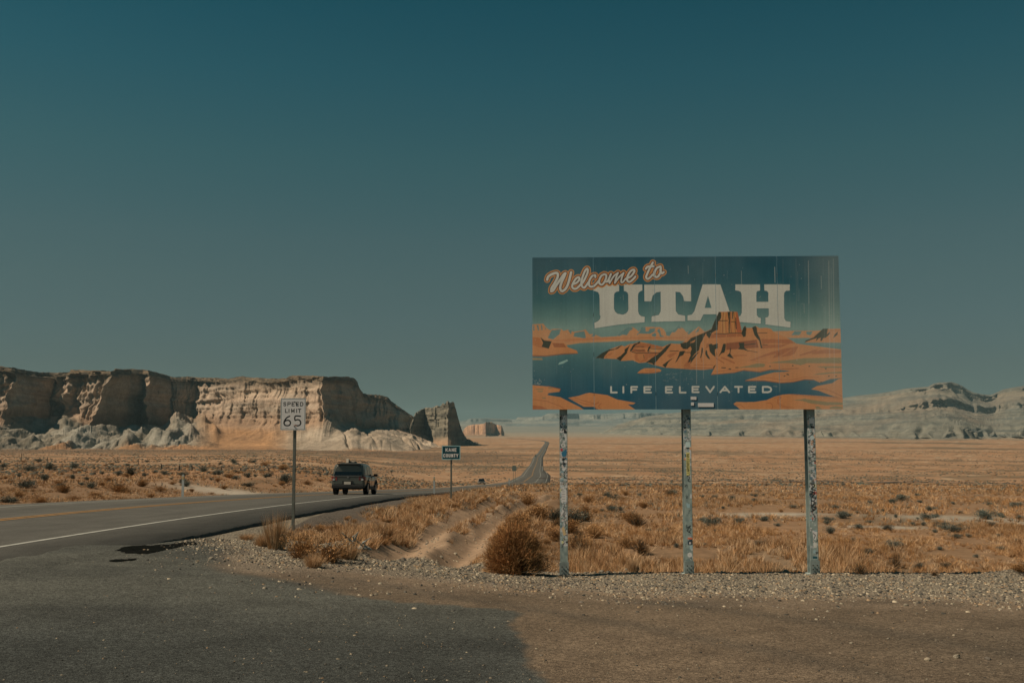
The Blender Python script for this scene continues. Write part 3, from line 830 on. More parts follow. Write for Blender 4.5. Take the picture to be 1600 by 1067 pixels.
# ------------------------------------------------------------------ the air
def haze():
    mb = MB()
    zlo, zhi = -55.0, 330.0
    mb.box((0, 0, (zlo + zhi) / 2), (17500, 17500, (zhi - zlo) / 2))
    o = mb.build('haze')
    m = bpy.data.materials.new('haze_air'); m.use_nodes = True
    t = m.node_tree
    t.nodes.remove(t.nodes['Principled BSDF'])
    v = t.nodes.new('ShaderNodeVolumePrincipled')
    v.inputs['Color'].default_value = (.46, .72, .78, 1)
    v.inputs['Density'].default_value = 4.4e-5
    v.inputs['Anisotropy'].default_value = .1
    t.links.new(v.outputs[0], t.nodes['Material Output'].inputs['Volume'])
    o.data.materials.append(m)
    tag(o, kind='stuff')
haze()

# ------------------------------------------------------------------ flat print, drawn on a fine grid of vertex colours
class Print:
    def __init__(s, X, Y, base):
        s.X, s.Y = X, Y
        s.c = np.repeat(np.asarray(base, float)[None], X.size, 0).reshape(X.shape + (3,)) if np.ndim(base) == 1 else np.array(base, float)
        s.px = abs(X[0, 1] - X[0, 0])
    def _apply(s, sl, w, col):
        w = w[..., None]
        s.c[sl] = s.c[sl] * (1 - w) + np.asarray(col) * w
    def _sl(s, x0, x1, y0, y1):
        m = (s.X >= x0) & (s.X <= x1) & (s.Y >= y0) & (s.Y <= y1)
        r = np.where(m.any(1))[0]; c = np.where(m.any(0))[0]
        if len(r) == 0 or len(c) == 0: return None
        return (slice(r[0], r[-1] + 1), slice(c[0], c[-1] + 1))
    def poly(s, pts, col, a=1.0, holes=(), wob=0.0):
        p = np.array(pts, float)
        sl = s._sl(p[:, 0].min() - 2, p[:, 0].max() + 2, p[:, 1].min() - 2, p[:, 1].max() + 2)
        if sl is None: return
        X, Y = s.X[sl], s.Y[sl]
        if wob:
            X = X + wob * vnoise(X * .6, Y * .6, seed=1); Y = Y + wob * vnoise(X * .6, Y * .6, seed=2)
        w = np.zeros(X.shape); q = s.px * .3
        for ox, oy in ((-q, -q), (q, -q), (-q, q), (q, q)):
            ins = np.zeros(X.shape, bool)
            for ring in (p,) + tuple(np.array(h, float) for h in holes):
                xa, ya = X + ox, Y + oy
                for (x0, y0), (x1, y1) in zip(ring, np.roll(ring, -1, 0)):
                    if y0 == y1: continue
                    cnd = (ya > min(y0, y1)) & (ya <= max(y0, y1))
                    ins ^= cnd & (xa < (ya - y0) * (x1 - x0) / (y1 - y0) + x0)
            w += ins * .25
        s._apply(sl, w * a, col)
    def stroke(s, pts, r, col, a=1.0, smooth=False, butt=False):
        p = np.array(pts, float)
        if smooth and len(p) > 2:
            q = []
            pp = np.vstack([2 * p[0] - p[1], p, 2 * p[-1] - p[-2]])
            for i in range(1, len(pp) - 2):
                for t in np.linspace(0, 1, 7)[:-1]:
                    q.append(.5 * (2 * pp[i] + (pp[i + 1] - pp[i - 1]) * t + (2 * pp[i - 1] - 5 * pp[i] + 4 * pp[i + 1] - pp[i + 2]) * t * t + (3 * pp[i] - pp[i - 1] - 3 * pp[i + 1] + pp[i + 2]) * t ** 3))
            q.append(p[-1]); p = np.array(q)
        sl = s._sl(p[:, 0].min() - r - 2, p[:, 0].max() + r + 2, p[:, 1].min() - r - 2, p[:, 1].max() + r + 2)
        if sl is None: return
        X, Y = s.X[sl], s.Y[sl]
        dm = np.full(X.shape, 1e9)
        for (x0, y0), (x1, y1) in zip(p[:-1], p[1:]):
            L2 = (x1 - x0) ** 2 + (y1 - y0) ** 2 + 1e-9
            t0 = ((X - x0) * (x1 - x0) + (Y - y0) * (y1 - y0)) / L2
            t = np.clip(t0, 0, 1)
            d = np.hypot(X - x0 - t * (x1 - x0), Y - y0 - t * (y1 - y0))
            if butt:
                L = sqrt(L2)
                d = np.maximum(d, r + (np.abs(t0 - .5) - .5) * L) if len(p) == 2 else d
            dm = np.minimum(dm, d)
        w = np.clip((r - dm) / s.px + .5, 0, 1)
        s._apply(sl, w * a, col)
    def disc(s, x, y, rx, ry, col, a=1.0):
        sl = s._sl(x - rx - 2, x + rx + 2, y - ry - 2, y + ry + 2)
        if sl is None: return
        d = np.hypot((s.X[sl] - x) / rx, (s.Y[sl] - y) / ry)
        s._apply(sl, np.clip((1 - d) * min(rx, ry) / s.px + .5, 0, 1) * a, col)

GL = {  # strokes of plain signwriting on a 1 x 1 cell, y down
 'A': [[(0, 1), (.5, 0), (1, 1)], [(.2, .66), (.8, .66)]], 'B': [[(0, 0), (0, 1)], [(0, 0), (.7, 0), (.95, .12), (.95, .36), (.7, .48), (0, .48)], [(.7, .48), (1, .62), (1, .86), (.75, 1), (0, 1)]],
 'C': [[(1, .2), (.8, .02), (.5, 0), (.15, .06), (0, .3), (0, .7), (.15, .94), (.5, 1), (.8, .98), (1, .8)]], 'D': [[(0, 0), (0, 1), (.6, 1), (.9, .85), (1, .6), (1, .4), (.9, .15), (.6, 0), (0, 0)]],
 'E': [[(1, 0), (0, 0), (0, 1), (1, 1)], [(0, .48), (.85, .48)]], 'F': [[(1, 0), (0, 0), (0, 1)], [(0, .48), (.85, .48)]], 'I': [[(.5, 0), (.5, 1)]],
 'H': [[(0, 0), (0, 1)], [(1, 0), (1, 1)], [(0, .5), (1, .5)]], 'K': [[(0, 0), (0, 1)], [(1, 0), (0, .62)], [(.34, .42), (1, 1)]], 'L': [[(0, 0), (0, 1), (1, 1)]],
 'M': [[(0, 1), (0, 0), (.5, .8), (1, 0), (1, 1)]], 'N': [[(0, 1), (0, 0), (1, 1), (1, 0)]], 'O': [[(.5, 0), (.15, .06), (0, .3), (0, .7), (.15, .94), (.5, 1), (.85, .94), (1, .7), (1, .3), (.85, .06), (.5, 0)]],
 'P': [[(0, 1), (0, 0), (.7, 0), (1, .12), (1, .4), (.7, .52), (0, .52)]], 'R': [[(0, 1), (0, 0), (.7, 0), (1, .12), (1, .4), (.7, .52), (0, .52)], [(.55, .52), (1, 1)]],
 'S': [[(.98, .16), (.8, .02), (.5, 0), (.15, .04), (0, .25), (.15, .44), (.85, .56), (1, .76), (.85, .96), (.5, 1), (.2, .98), (0, .84)]], 'T': [[(0, 0), (1, 0)], [(.5, 0), (.5, 1)]],
 'U': [[(0, 0), (0, .7), (.15, .94), (.5, 1), (.85, .94), (1, .7), (1, 0)]], 'V': [[(0, 0), (.5, 1), (1, 0)]], 'Y': [[(0, 0), (.5, .5), (1, 0)], [(.5, .5), (.5, 1)]],
 '6': [[(.85, .0), (.45, .14), (.12, .42), (0, .7), (.14, .93), (.5, 1), (.86, .93), (1, .72), (.88, .5), (.52, .42), (.12, .54), (.02, .68)]],
 '5': [[(.93, 0), (.14, 0), (.1, .42), (.45, .36), (.8, .42), (1, .66), (.9, .9), (.55, 1), (.15, .96)]],
}
def letters(P, text, boxes, y0, y1, r, col, smooth=False):
    for ch, (a, b_) in zip(text, boxes):
        for st_ in GL[ch]:
            P.stroke([(a + r + (b_ - a - 2 * r) * x, y0 + r + (y1 - y0 - 2 * r) * y) for x, y in st_], r, col, smooth=smooth and ch in '65SOCDU')

# ------------------------------------------------------------------ the big welcome sign
SIGN_D = 15.9
KS = (0.335, 0.29, 0.235)                              # light that reaches the face of the sign
def ink(r, g, b, k=1.0):
    return tuple(min(.82, srgb(c / 255) / i * k) for c, i in zip((r, g, b), KS))
def sign_art(U, Vv):
    """photo coordinates of every grid point, then the picture painted in them"""
    yt = 403 - 3 * U; yb = 640 - 1 * U
    Y = yt + Vv * (yb - yt)
    X = 832 + U * (479 + (Y - 400) / 240 * 5)
    stops = [(400, (20, 52, 60)), (440, (24, 58, 64)), (470, (46, 72, 72)), (495, (70, 90, 84)), (514, (92, 106, 96)), (530, (84, 100, 92)), (545, (66, 88, 84)), (565, (52, 76, 76)), (595, (36, 64, 70)), (620, (24, 56, 66)), (645, (21, 52, 62))]
    ys = [s[0] for s in stops]
    base = np.stack([np.interp(Y, ys, [ink(*s[1])[k] for s in stops]) for k in range(3)], -1)
    P = Print(X, Y, base)
    Cc = lambda px, py: (830 + px / 6.531, 500 + py / 6.531)
    Dc = lambda px, py: (1070 + px / 6.4, 500 + py / 6.4)
    Ac = lambda px, py: (830 + px / 6.531, 395 + py / 6.531)
    Bc = lambda px, py: (1070 + px / 6.531, 395 + py / 6.531)
    Gc = lambda px, py: (930 + px / 10.67, 500 + py / 10.67)
    Hc = lambda px, py: (1080 + px / 9.7, 480 + py / 9.7)
    Ec = lambda px, py: (840 + px / 13.33, 400 + py / 13.33)
    m = lambda f, L: [f(*p) for p in L]
    OR = ink(152, 90, 54); OR2 = ink(126, 72, 43); OR3 = ink(108, 60, 37); DK = ink(38, 38, 28); OL = ink(104, 86, 58)
    FAR = ink(148, 98, 66); FBL = ink(78, 94, 88)
    WH = ink(146, 138, 120)
    # --- letters UTAH behind the rocks
    Up = [(640, 333), (905, 330), (905, 398), (878, 403), (858, 418), (852, 440), (852, 575), (862, 605), (888, 628), (945, 638), (978, 622), (996, 600), (1000, 575), (1000, 440), (994, 415), (975, 400), (955, 395), (955, 330), (1145, 330), (1145, 390), (1120, 400), (1104, 418), (1100, 440), (1100, 600), (1110, 635), (1132, 652), (1168, 660), (1167, 715), (900, 740), (650, 778), (648, 722), (685, 704), (706, 684), (712, 655), (704, 640), (702, 440), (690, 410), (660, 398), (640, 393)]
    Tp = [(1165, 332), (1642, 329), (1642, 500), (1572, 500), (1560, 450), (1530, 408), (1482, 402), (1485, 600), (1510, 635), (1580, 648), (1580, 703), (1400, 706), (1237, 712), (1240, 655), (1310, 640), (1330, 600), (1330, 402), (1285, 410), (1250, 445), (1236, 500), (1165, 502)]
    Apo = [(195, 328), (372, 328), (460, 590), (480, 640), (540, 700), (345, 702), (330, 634), (200, 634), (170, 697), (38, 699), (36, 645), (82, 636), (108, 600)]
    Ah = [(248, 443), (284, 568), (214, 568)]
    Hp = [(525, 328), (778, 328), (778, 390), (750, 396), (740, 412), (740, 506), (862, 506), (862, 412), (850, 396), (822, 390), (822, 328), (1078, 328), (1078, 390), (1040, 393), (1022, 410), (1018, 440), (1020, 672), (1034, 700), (1083, 710), (1082, 769), (830, 736), (830, 668), (856, 660), (866, 640), (866, 573), (743, 573), (743, 640), (760, 664), (785, 672), (783, 730), (560, 712), (560, 655), (578, 645), (590, 615), (590, 440), (582, 405), (556, 393), (525, 388)]
    E_ = ink(36, 62, 64)
    for pts, f in ((Up, Ac), (Tp, Ac), (Apo, Bc), (Hp, Bc)):
        P.stroke(m(f, pts + [pts[0]]), .75, E_, a=.75)
    P.poly(m(Ac, Up), WH); P.poly(m(Ac, Tp), WH); P.poly(m(Bc, Apo), WH, holes=(m(Bc, Ah),)); P.poly(m(Bc, Hp), WH)
    # --- far shore
    P.poly(m(Cc, [(10, 52), (125, 45), (160, 90), (200, 112), (220, 98), (310, 98), (335, 118), (380, 105), (440, 128), (540, 112), (560, 102), (600, 150), (640, 150), (720, 182), (880, 172), (960, 100), (1040, 78), (1080, 100), (1105, 125), (1150, 78), (1320, 78), (1360, 100), (1400, 165), (1450, 130), (1510, 72), (1560, 92), (1600, 140), (1640, 150), (1640, 220), (1200, 212), (800, 228), (500, 242), (380, 262), (330, 272), (10, 280)]), FAR)
    P.poly(m(Dc, [(0, 150), (40, 120), (60, 140), (150, 70), (205, 118), (205, 160), (0, 215)]), FAR)
    P.poly(m(Dc, [(860, 118), (1100, 112), (1300, 112), (1560, 95), (1560, 178), (1060, 186), (860, 170)]), FAR)
    for L in ([(380, 275), (440, 210), (560, 130), (640, 138), (640, 160), (580, 200), (540, 265), (470, 255), (420, 280)], [(705, 250), (750, 210), (790, 130), (850, 130), (860, 200), (900, 200), (930, 155), (1010, 150), (1005, 205), (930, 240), (740, 236), (720, 262)], [(1040, 190), (1085, 150), (1110, 260), (1165, 290), (1090, 292), (1075, 230)], [(1190, 210), (1310, 190), (1410, 105), (1455, 160), (1400, 150), (1345, 212), (1290, 215), (1250, 280), (1195, 262)], [(955, 255), (1010, 225), (1035, 250), (1010, 290), (965, 280)]):
        P.poly(m(Gc, L), FBL, wob=.3)
    for L in ([(170, 190), (212, 112), (305, 100), (292, 150), (228, 205)], [(380, 108), (420, 112), (410, 155)], [(435, 175), (450, 135), (550, 118), (565, 190), (540, 192)], [(615, 178), (650, 140), (662, 170)], [(20, 60), (30, 60), (34, 115), (22, 115)], [(55, 60), (75, 60), (82, 115), (70, 112)], [(98, 55), (112, 60), (118, 110), (106, 110)], [(140, 75), (152, 90), (148, 112)]):
        P.poly(m(Cc, L), FBL, wob=.3)
    for L in ([(1070, 155), (1100, 116), (1172, 120), (1150, 156)], [(1215, 120), (1280, 120), (1262, 155), (1222, 152)], [(30, 140), (90, 90), (80, 125), (50, 150)], [(110, 130), (160, 78), (145, 120)]):
        P.poly(m(Dc, L), FBL, wob=.3)
    P.poly(m(Cc, [(120, 215), (600, 190), (1200, 180), (1640, 180), (1640, 195), (1200, 196), (600, 212), (300, 232)]), ink(138, 84, 54), a=.6)
    # --- left headland
    P.poly(m(Cc, [(10, 178), (90, 190), (200, 225), (260, 238), (340, 238), (380, 285), (470, 318), (482, 346), (330, 352), (150, 374), (10, 372)]), OR)
    P.poly(m(Cc, [(10, 180), (90, 190), (130, 300), (10, 260)]), OR2, a=.6)
    P.poly(m(Cc, [(95, 183), (135, 215), (212, 225), (180, 300), (108, 280), (122, 240)]), DK)
    P.poly(m(Cc, [(215, 240), (335, 245), (362, 286), (238, 286)]), OR3, a=.8)
    P.poly(m(Cc, [(10, 362), (150, 366), (330, 345), (482, 342), (484, 350), (330, 358), (150, 380), (10, 380)]), OR3, a=.7)
    P.poly(m(Cc, [(10, 392), (112, 395), (118, 415), (10, 415)]), ink(112, 92, 66))
    P.poly(m(Cc, [(275, 462), (290, 440), (370, 408), (382, 422), (330, 450)]), ink(116, 134, 128), a=.8)
    # --- the main island
    main = [(931.1, 560), (952.5, 546.9), (971.3, 540.3), (976.9, 542.2), (986.3, 538), (990, 538.4), (1000.3, 534.7), (1014.4, 537.5), (1035.9, 542.7), (1049, 537.5), (1064, 538.4), (1080, 528.5), (1101.6, 520.2), (1113, 515), (1124.3, 488.2), (1146, 487.7), (1153.2, 488.2), (1156.3, 500.6), (1159.9, 518.1), (1164.5, 509.9), (1167.6, 513), (1175.9, 513), (1181.5, 509.9), (1188, 513.5), (1198.6, 513), (1206, 514.5), (1210.6, 520.3), (1216, 523), (1232.5, 529.7), (1245, 537.5), (1270, 541), (1318, 546.9), (1320, 590), (1290, 584), (1251, 578), (1241.9, 580), (1202.8, 578), (1188.8, 582), (1162, 579), (1148, 582.8), (1112, 586), (1116.9, 576.6), (1100, 578.5), (1080, 577.8), (1039.7, 575), (1023.8, 571.3), (1011.6, 567), (999.4, 568), (990, 563.8), (970.3, 564.7), (964.7, 561.9), (944, 561)]
    P.poly(main, OR)
    P.poly(m(Dc, [(0, 478), (300, 478), (300, 492), (0, 492)]), OR3, a=.6)
    P.poly(m(Dc, [(270, 545), (500, 524), (600, 500), (740, 515), (860, 495), (1140, 482), (1140, 490), (860, 505), (760, 526), (590, 510), (500, 532), (270, 553)]), OR3, a=.7)
    for L, c in (([(640, 412), (850, 330), (1000, 290), (1138, 266), (1100, 340), (1060, 360), (870, 385), (760, 395)], OR2), ([(1150, 350), (1300, 300), (1340, 292), (1290, 330), (1150, 362)], OR2), ([(1290, 318), (1400, 298), (1560, 302), (1560, 334), (1270, 346)], OR2),
                 ([(770, 195), (1060, 200), (1110, 240), (880, 235), (780, 245)], OR2), ([(780, 250), (980, 250), (1060, 235), (960, 280), (780, 290)], OR2), ([(830, 432), (1050, 405), (1200, 385), (1570, 380), (1570, 435), (1220, 435), (1160, 455), (1050, 435)], OL),
                 ([(510, 485), (640, 460), (740, 435), (800, 440), (808, 455), (795, 472), (700, 480), (600, 480)], OL), ([(1310, 468), (1440, 465), (1570, 465), (1570, 482), (1420, 480), (1410, 492), (1390, 482)], OL)):
        P.poly(m(Dc, L), c, wob=.25)
    P.poly(m(Dc, [(700, 395), (920, 340), (880, 385)]), OR, a=.8); P.poly(m(Dc, [(920, 380), (1060, 300), (1080, 300), (960, 372)]), OR, a=.6)
    # the butte
    P.poly(m(Hc, [(465, 85), (640, 78), (712, 82), (740, 205), (775, 370), (770, 405), (540, 412), (340, 410), (410, 350), (430, 220), (465, 170)]), ink(150, 88, 48))
    for i, x in enumerate((480, 500, 522, 545, 600, 615, 660, 672, 700)):
        P.stroke(m(Hc, [(x, 90), (x - 10 - 3 * i % 7, 220), (x + (x - 560) * .12 - 5, 395)]), .45 + .25 * (i % 3), ink(112, 62, 36) if i % 2 else ink(160, 104, 60), a=.75)
    P.poly(m(Hc, [(690, 80), (712, 82), (740, 205), (775, 370), (765, 395), (700, 390), (692, 200)]), ink(126, 66, 40))
    P.poly(m(Hc, [(320, 415), (770, 402), (782, 455), (540, 488), (300, 488)]), OR2)
    for x in (400, 545, 700): P.stroke(m(Hc, [(x, 415), (x - 3, 480)]), .5, OR)
    P.poly(m(Hc, [(160, 520), (200, 480), (1000, 440), (1030, 490), (540, 548), (160, 560)]), OR)
    P.poly(m(Hc, [(540, 552), (1000, 500), (1032, 620), (720, 640), (540, 655)]), OR3)
    P.poly(m(Hc, [(250, 555), (280, 560), (300, 600), (230, 640)]), OR3, a=.6)
    for L in ([(430, 80), (465, 85), (465, 170), (440, 210), (420, 230), (412, 350), (330, 395), (290, 482), (248, 440), (240, 400), (200, 470), (180, 520), (155, 560), (130, 660), (60, 720), (0, 810), (0, 700), (20, 640), (0, 600), (0, 550), (60, 540), (80, 500), (0, 540), (0, 480), (100, 440), (200, 400), (320, 345), (365, 230)],
              [(562, 78), (602, 78), (598, 200), (592, 395), (578, 392), (578, 200)], [(634, 76), (658, 78), (645, 190), (632, 185)], [(680, 160), (690, 170), (702, 348), (686, 330), (678, 250)],
              [(785, 362), (800, 320), (830, 290), (847, 330), (835, 452), (800, 462), (770, 405)], [(935, 318), (985, 290), (1005, 320), (1012, 400), (1050, 470), (1070, 540), (1088, 625), (1065, 630), (1042, 520), (1000, 470), (970, 430)],
              [(280, 570), (320, 560), (340, 580), (410, 555), (412, 625), (372, 650), (380, 765), (330, 720), (295, 680)], [(490, 565), (532, 558), (530, 640), (512, 692), (470, 705), (415, 762), (465, 670)], [(728, 546), (812, 545), (812, 620), (850, 650), (885, 682), (820, 652), (720, 645), (745, 610)],
              [(600, 620), (612, 640), (600, 710), (655, 785), (600, 770), (548, 742), (590, 700)], [(232, 655), (250, 660), (262, 720), (305, 802), (262, 780), (225, 718)], [(170, 620), (192, 625), (188, 690), (158, 785), (148, 770), (165, 700)], [(100, 700), (135, 680), (0, 860), (0, 800)],
              [(390, 870), (360, 930), (310, 1000), (340, 960), (350, 920), (340, 915)]):
        P.poly(m(Hc, L), DK, wob=.2)
    for L, r in (([(440, 215), (560, 212)], .6), ([(618, 228), (690, 230)], .5), ([(370, 408), (540, 412), (600, 400), (772, 402)], .5), ([(1010, 400), (1160, 398)], .45), ([(815, 578), (900, 570), (980, 560)], .6), ([(1090, 575), (1164, 575)], .4), ([(470, 922), (525, 924)], .7), ([(580, 940), (605, 942)], .8), ([(680, 922), (720, 918)], .6), ([(820, 655), (1010, 690)], .4)):
        P.stroke(m(Hc, L), r, DK)
    for L, r in (([(470, 770), (560, 805), (660, 850)], 1.1), ([(390, 780), (500, 850)], .9), ([(640, 742), (850, 735)], .7), ([(60, 880), (350, 880)], .5), ([(380, 980), (540, 965), (720, 960)], .5), ([(160, 780), (170, 830)], .8), ([(1160, 840), (870, 810)], .3)):
        P.stroke(m(Hc, L), r, OR2)
    # rocks on the left of the island
    for L, c in (([(160, 625), (230, 570), (300, 545), (260, 600), (200, 600), (200, 645)], OR2), ([(690, 690), (660, 600), (700, 560), (1060, 560), (1000, 620), (900, 640), (870, 690), (780, 715)], OR2), ([(650, 400), (900, 400), (1130, 455), (1120, 480), (890, 470), (640, 480)], OR2), ([(620, 540), (640, 490), (840, 495), (860, 540), (900, 540), (1100, 550)], OR3),
                 ([(1200, 600), (1350, 540), (1380, 560), (1260, 640)], OR2), ([(1480, 780), (1600, 620), (1600, 790)], OR2)):
        P.poly(m(Gc, L), c, wob=.3, a=.8)
    for L, c in (([(720, 575), (830, 570), (840, 650), (760, 700), (720, 640)], OR), ([(700, 500), (760, 440), (800, 500), (760, 510)], OR), ([(920, 500), (1050, 490), (1060, 540), (930, 530)], ink(156, 102, 66)), ([(480, 690), (540, 580), (620, 560), (680, 600), (600, 670)], OR)):
        P.poly(m(Gc, L), c, a=.8, wob=.3)
    for L in ([(12, 640), (120, 560), (240, 500), (340, 490), (440, 430), (462, 432), (380, 490), (300, 510), (240, 528), (170, 600), (150, 652)], [(360, 650), (430, 692), (470, 640), (545, 560), (540, 545), (600, 405), (560, 460), (500, 500), (500, 545), (440, 600)], [(590, 540), (600, 500), (640, 430), (750, 370), (772, 388), (680, 430), (650, 480), (620, 525)],
              [(860, 712), (960, 640), (1040, 590), (1120, 520), (1200, 440), (1270, 400), (1275, 420), (1180, 540), (1080, 640), (1010, 720), (1000, 765), (960, 730)], [(1340, 730), (1400, 600), (1420, 530), (1512, 522), (1480, 590), (1420, 620), (1385, 680)], [(1430, 400), (1540, 378), (1600, 325), (1600, 450), (1550, 495), (1480, 490), (1440, 450)], [(1130, 760), (1220, 690), (1325, 630), (1240, 700), (1180, 802)],
              [(1555, 720), (1600, 600), (1600, 700)], [(880, 530), (900, 470), (945, 430), (930, 480), (905, 530)]):
        P.poly(m(Gc, L), DK, wob=.25)
    for L, r in (([(620, 540), (700, 560), (1080, 558)], .5), ([(660, 450), (830, 455)], .45), ([(700, 518), (830, 518)], .35), ([(920, 480), (1000, 492), (1140, 488)], .4), ([(1258, 526), (1400, 526)], .5), ([(1500, 548), (1600, 550)], .5), ([(900, 545), (920, 530)], .5), ([(820, 590), (830, 650)], .4)):
        P.stroke(m(Gc, L), r, DK)
    P.poly(m(Gc, [(710, 890), (770, 840), (830, 812), (980, 808), (1070, 820), (1115, 845), (1095, 868), (1000, 892), (860, 900)]), OR)
    P.stroke(m(Gc, [(740, 895), (860, 890), (990, 880), (1080, 868)]), .5, OR3); P.stroke(m(Gc, [(850, 850), (960, 850), (1000, 835)]), .5, OR2)
    # water between the eastern spits, then the spits
    W2 = ink(46, 80, 90)
    P.poly(m(Dc, [(1160, 496), (1580, 492), (1580, 500), (1330, 500), (1240, 505)]), W2, a=.0)
    P.poly(m(Dc, [(605, 606), (700, 580), (780, 555), (900, 525), (1000, 520), (1160, 492), (1400, 500), (1580, 500), (1580, 580), (1450, 592), (1350, 628), (1280, 595), (1200, 592), (1080, 620), (960, 628), (800, 605)]), OR)
    P.stroke(m(Dc, [(610, 610), (800, 610), (960, 630), (1080, 622), (1200, 596), (1280, 600)]), .5, OR3); P.stroke(m(Dc, [(760, 582), (850, 580), (960, 600), (1080, 600), (1200, 572), (1340, 575)]), .4, OR2)
    P.poly(m(Dc, [(1262, 692), (1320, 660), (1470, 632), (1530, 592), (1580, 582), (1580, 788), (1480, 762), (1400, 732), (1330, 705)]), OR)
    P.stroke(m(Dc, [(1300, 690), (1400, 690), (1480, 720), (1575, 765)]), .6, OR2)
    P.poly(m(Dc, [(1480, 762), (1580, 780), (1580, 790)]), DK)
    for L in ([(1270, 552), (1340, 535), (1440, 525), (1580, 518), (1580, 536), (1460, 535), (1400, 545), (1320, 548)],):
        P.poly(m(Dc, L), OL, wob=.2)
    for x, y in ((857, 467), (1080, 460), (1245, 465), (1025, 545), (1035, 548), (998, 562), (1438, 562), (1510, 562), (1408, 490), (1000, 812), (1245, 625), (1360, 622)):
        P.disc(*Dc(x, y), 1.3, .8, DK)
    P.poly(m(Dc, [(488, 836), (520, 818), (600, 820), (700, 818), (820, 800), (900, 765), (980, 745), (1060, 740), (1300, 755), (1580, 775), (1580, 895), (560, 895)]), OR)
    P.poly(m(Dc, [(1078, 800), (1200, 785), (1290, 800), (1420, 818), (1580, 820), (1580, 845), (1400, 850), (1240, 830), (1180, 808)]), OL, wob=.25)
    P.poly(m(Dc, [(1300, 862), (1330, 860), (1370, 885), (1310, 885)]), OL); P.poly(m(Dc, [(1440, 870), (1500, 858), (1570, 865), (1570, 885), (1450, 885)]), OL)
    for L in ([(900, 780), (960, 770), (930, 820), (960, 860), (1040, 885)], [(960, 765), (930, 800), (970, 850), (1090, 880)], [(820, 830), (860, 830), (880, 860), (870, 890)], [(500, 850), (560, 850), (600, 880)], [(1060, 745), (1300, 765), (1580, 785)]):
        P.stroke(m(Dc, L), .5, OR2, smooth=True)
    P.poly(m(Cc, [(10, 668), (150, 680), (300, 705), (290, 735), (180, 748), (165, 768), (300, 790), (400, 840), (500, 888), (540, 915), (10, 915)]), OR)
    P.stroke(m(Cc, [(170, 680), (300, 707), (290, 735)]), .5, OR3); P.stroke(m(Cc, [(20, 812), (160, 830), (300, 880), (350, 915)]), .5, OR2)
    P.poly(m(Cc, [(10, 870), (100, 880), (180, 915), (10, 915)]), OR2)
    for L in ([(35, 706), (130, 704), (120, 714), (60, 714)], [(60, 728), (120, 726), (120, 736), (70, 738)], [(170, 695), (215, 694), (220, 704), (180, 704)], [(108, 793), (150, 796), (150, 804), (120, 804)]):
        P.poly(m(Cc, L), OL)
    P.poly(m(Cc, [(380, 796), (490, 775), (560, 752), (600, 745), (780, 768), (880, 812), (1070, 845), (1045, 862), (990, 862), (1070, 915), (690, 915), (640, 886), (540, 886), (480, 852)]), OR)
    for L in ([(400, 800), (480, 830), (560, 860), (640, 860), (690, 840)], [(440, 790), (520, 820), (640, 850)], [(690, 845), (650, 870), (670, 915)], [(720, 850), (690, 880), (720, 915)]):
        P.stroke(m(Cc, L), .5, OR2, smooth=True)
    # right headland
    P.poly(m(Dc, [(1200, 232), (1240, 200), (1390, 95), (1570, 90), (1570, 230)]), OR)
    for L in ([(1203, 228), (1210, 210), (1290, 178), (1330, 140), (1385, 92), (1432, 90), (1422, 150), (1452, 120), (1455, 140), (1410, 182), (1385, 185), (1370, 215), (1355, 212), (1362, 182), (1340, 188), (1310, 220), (1322, 185), (1260, 205)], [(1498, 150), (1530, 120), (1528, 150), (1482, 188)]):
        P.poly(m(Dc, L), DK)
    P.stroke(m(Dc, [(1440, 112), (1570, 108)]), .5, OR2)
    # --- Welcome to
    W = []
    W.append(m(Ec, [(205, 505), (230, 440), (300, 390), (400, 362), (432, 395), (415, 480), (350, 600), (300, 680), (290, 745)]))
    W.append(m(Ec, [(290, 745), (330, 730), (400, 620), (490, 490), (560, 390), (590, 372)]))
    W.append(m(Ec, [(590, 372), (560, 450), (510, 560), (480, 670), (500, 735), (530, 745)]))
    W.append(m(Ec, [(530, 745), (590, 700), (640, 610), (680, 480), (712, 350)]))
    W.append(m(Ec, [(770, 592), (830, 565), (885, 500), (872, 455), (820, 475), (760, 560), (732, 640), (760, 690), (820, 690), (880, 640), (915, 600)]))
    W.append(m(Ec, [(950, 575), (1000, 490), (1060, 350), (1055, 275), (1010, 310), (955, 440), (925, 560), (940, 640), (985, 672), (1035, 620), (1070, 565)]))
    W.append(m(Ec, [(1215, 450), (1210, 410), (1160, 425), (1105, 500), (1085, 590), (1110, 645), (1170, 645), (1235, 590), (1275, 540)]))
    W.append(m(Ec, [(1405, 390), (1345, 420), (1300, 500), (1300, 580), (1350, 608), (1400, 560), (1440, 470), (1440, 405), (1400, 388)]))
    o_ = 1333
    W.append(m(Ec, [(o_ + 100, 545), (o_ + 145, 530), (o_ + 210, 385)])); W.append(m(Ec, [(o_ + 210, 385), (o_ + 170, 490), (o_ + 180, 575)]))
    W.append(m(Ec, [(o_ + 180, 575), (o_ + 270, 430), (o_ + 360, 360)])); W.append(m(Ec, [(o_ + 360, 360), (o_ + 315, 470), (o_ + 292, 572)]))
    W.append(m(Ec, [(o_ + 292, 572), (o_ + 390, 440), (o_ + 478, 362)])); W.append(m(Ec, [(o_ + 478, 362), (o_ + 440, 460), (o_ + 425, 550), (o_ + 460, 555), (o_ + 520, 480)]))
    W.append(m(Ec, [(o_ + 570, 465), (o_ + 640, 425), (o_ + 705, 330), (o_ + 690, 295), (o_ + 630, 320), (o_ + 565, 420), (o_ + 550, 510), (o_ + 600, 550), (o_ + 670, 500), (o_ + 725, 440)]))
    W.append(m(Ec, [(o_ + 1092, 145), (o_ + 1040, 240), (o_ + 975, 380), (o_ + 950, 450), (o_ + 985, 488), (o_ + 1040, 450), (o_ + 1085, 400)]))
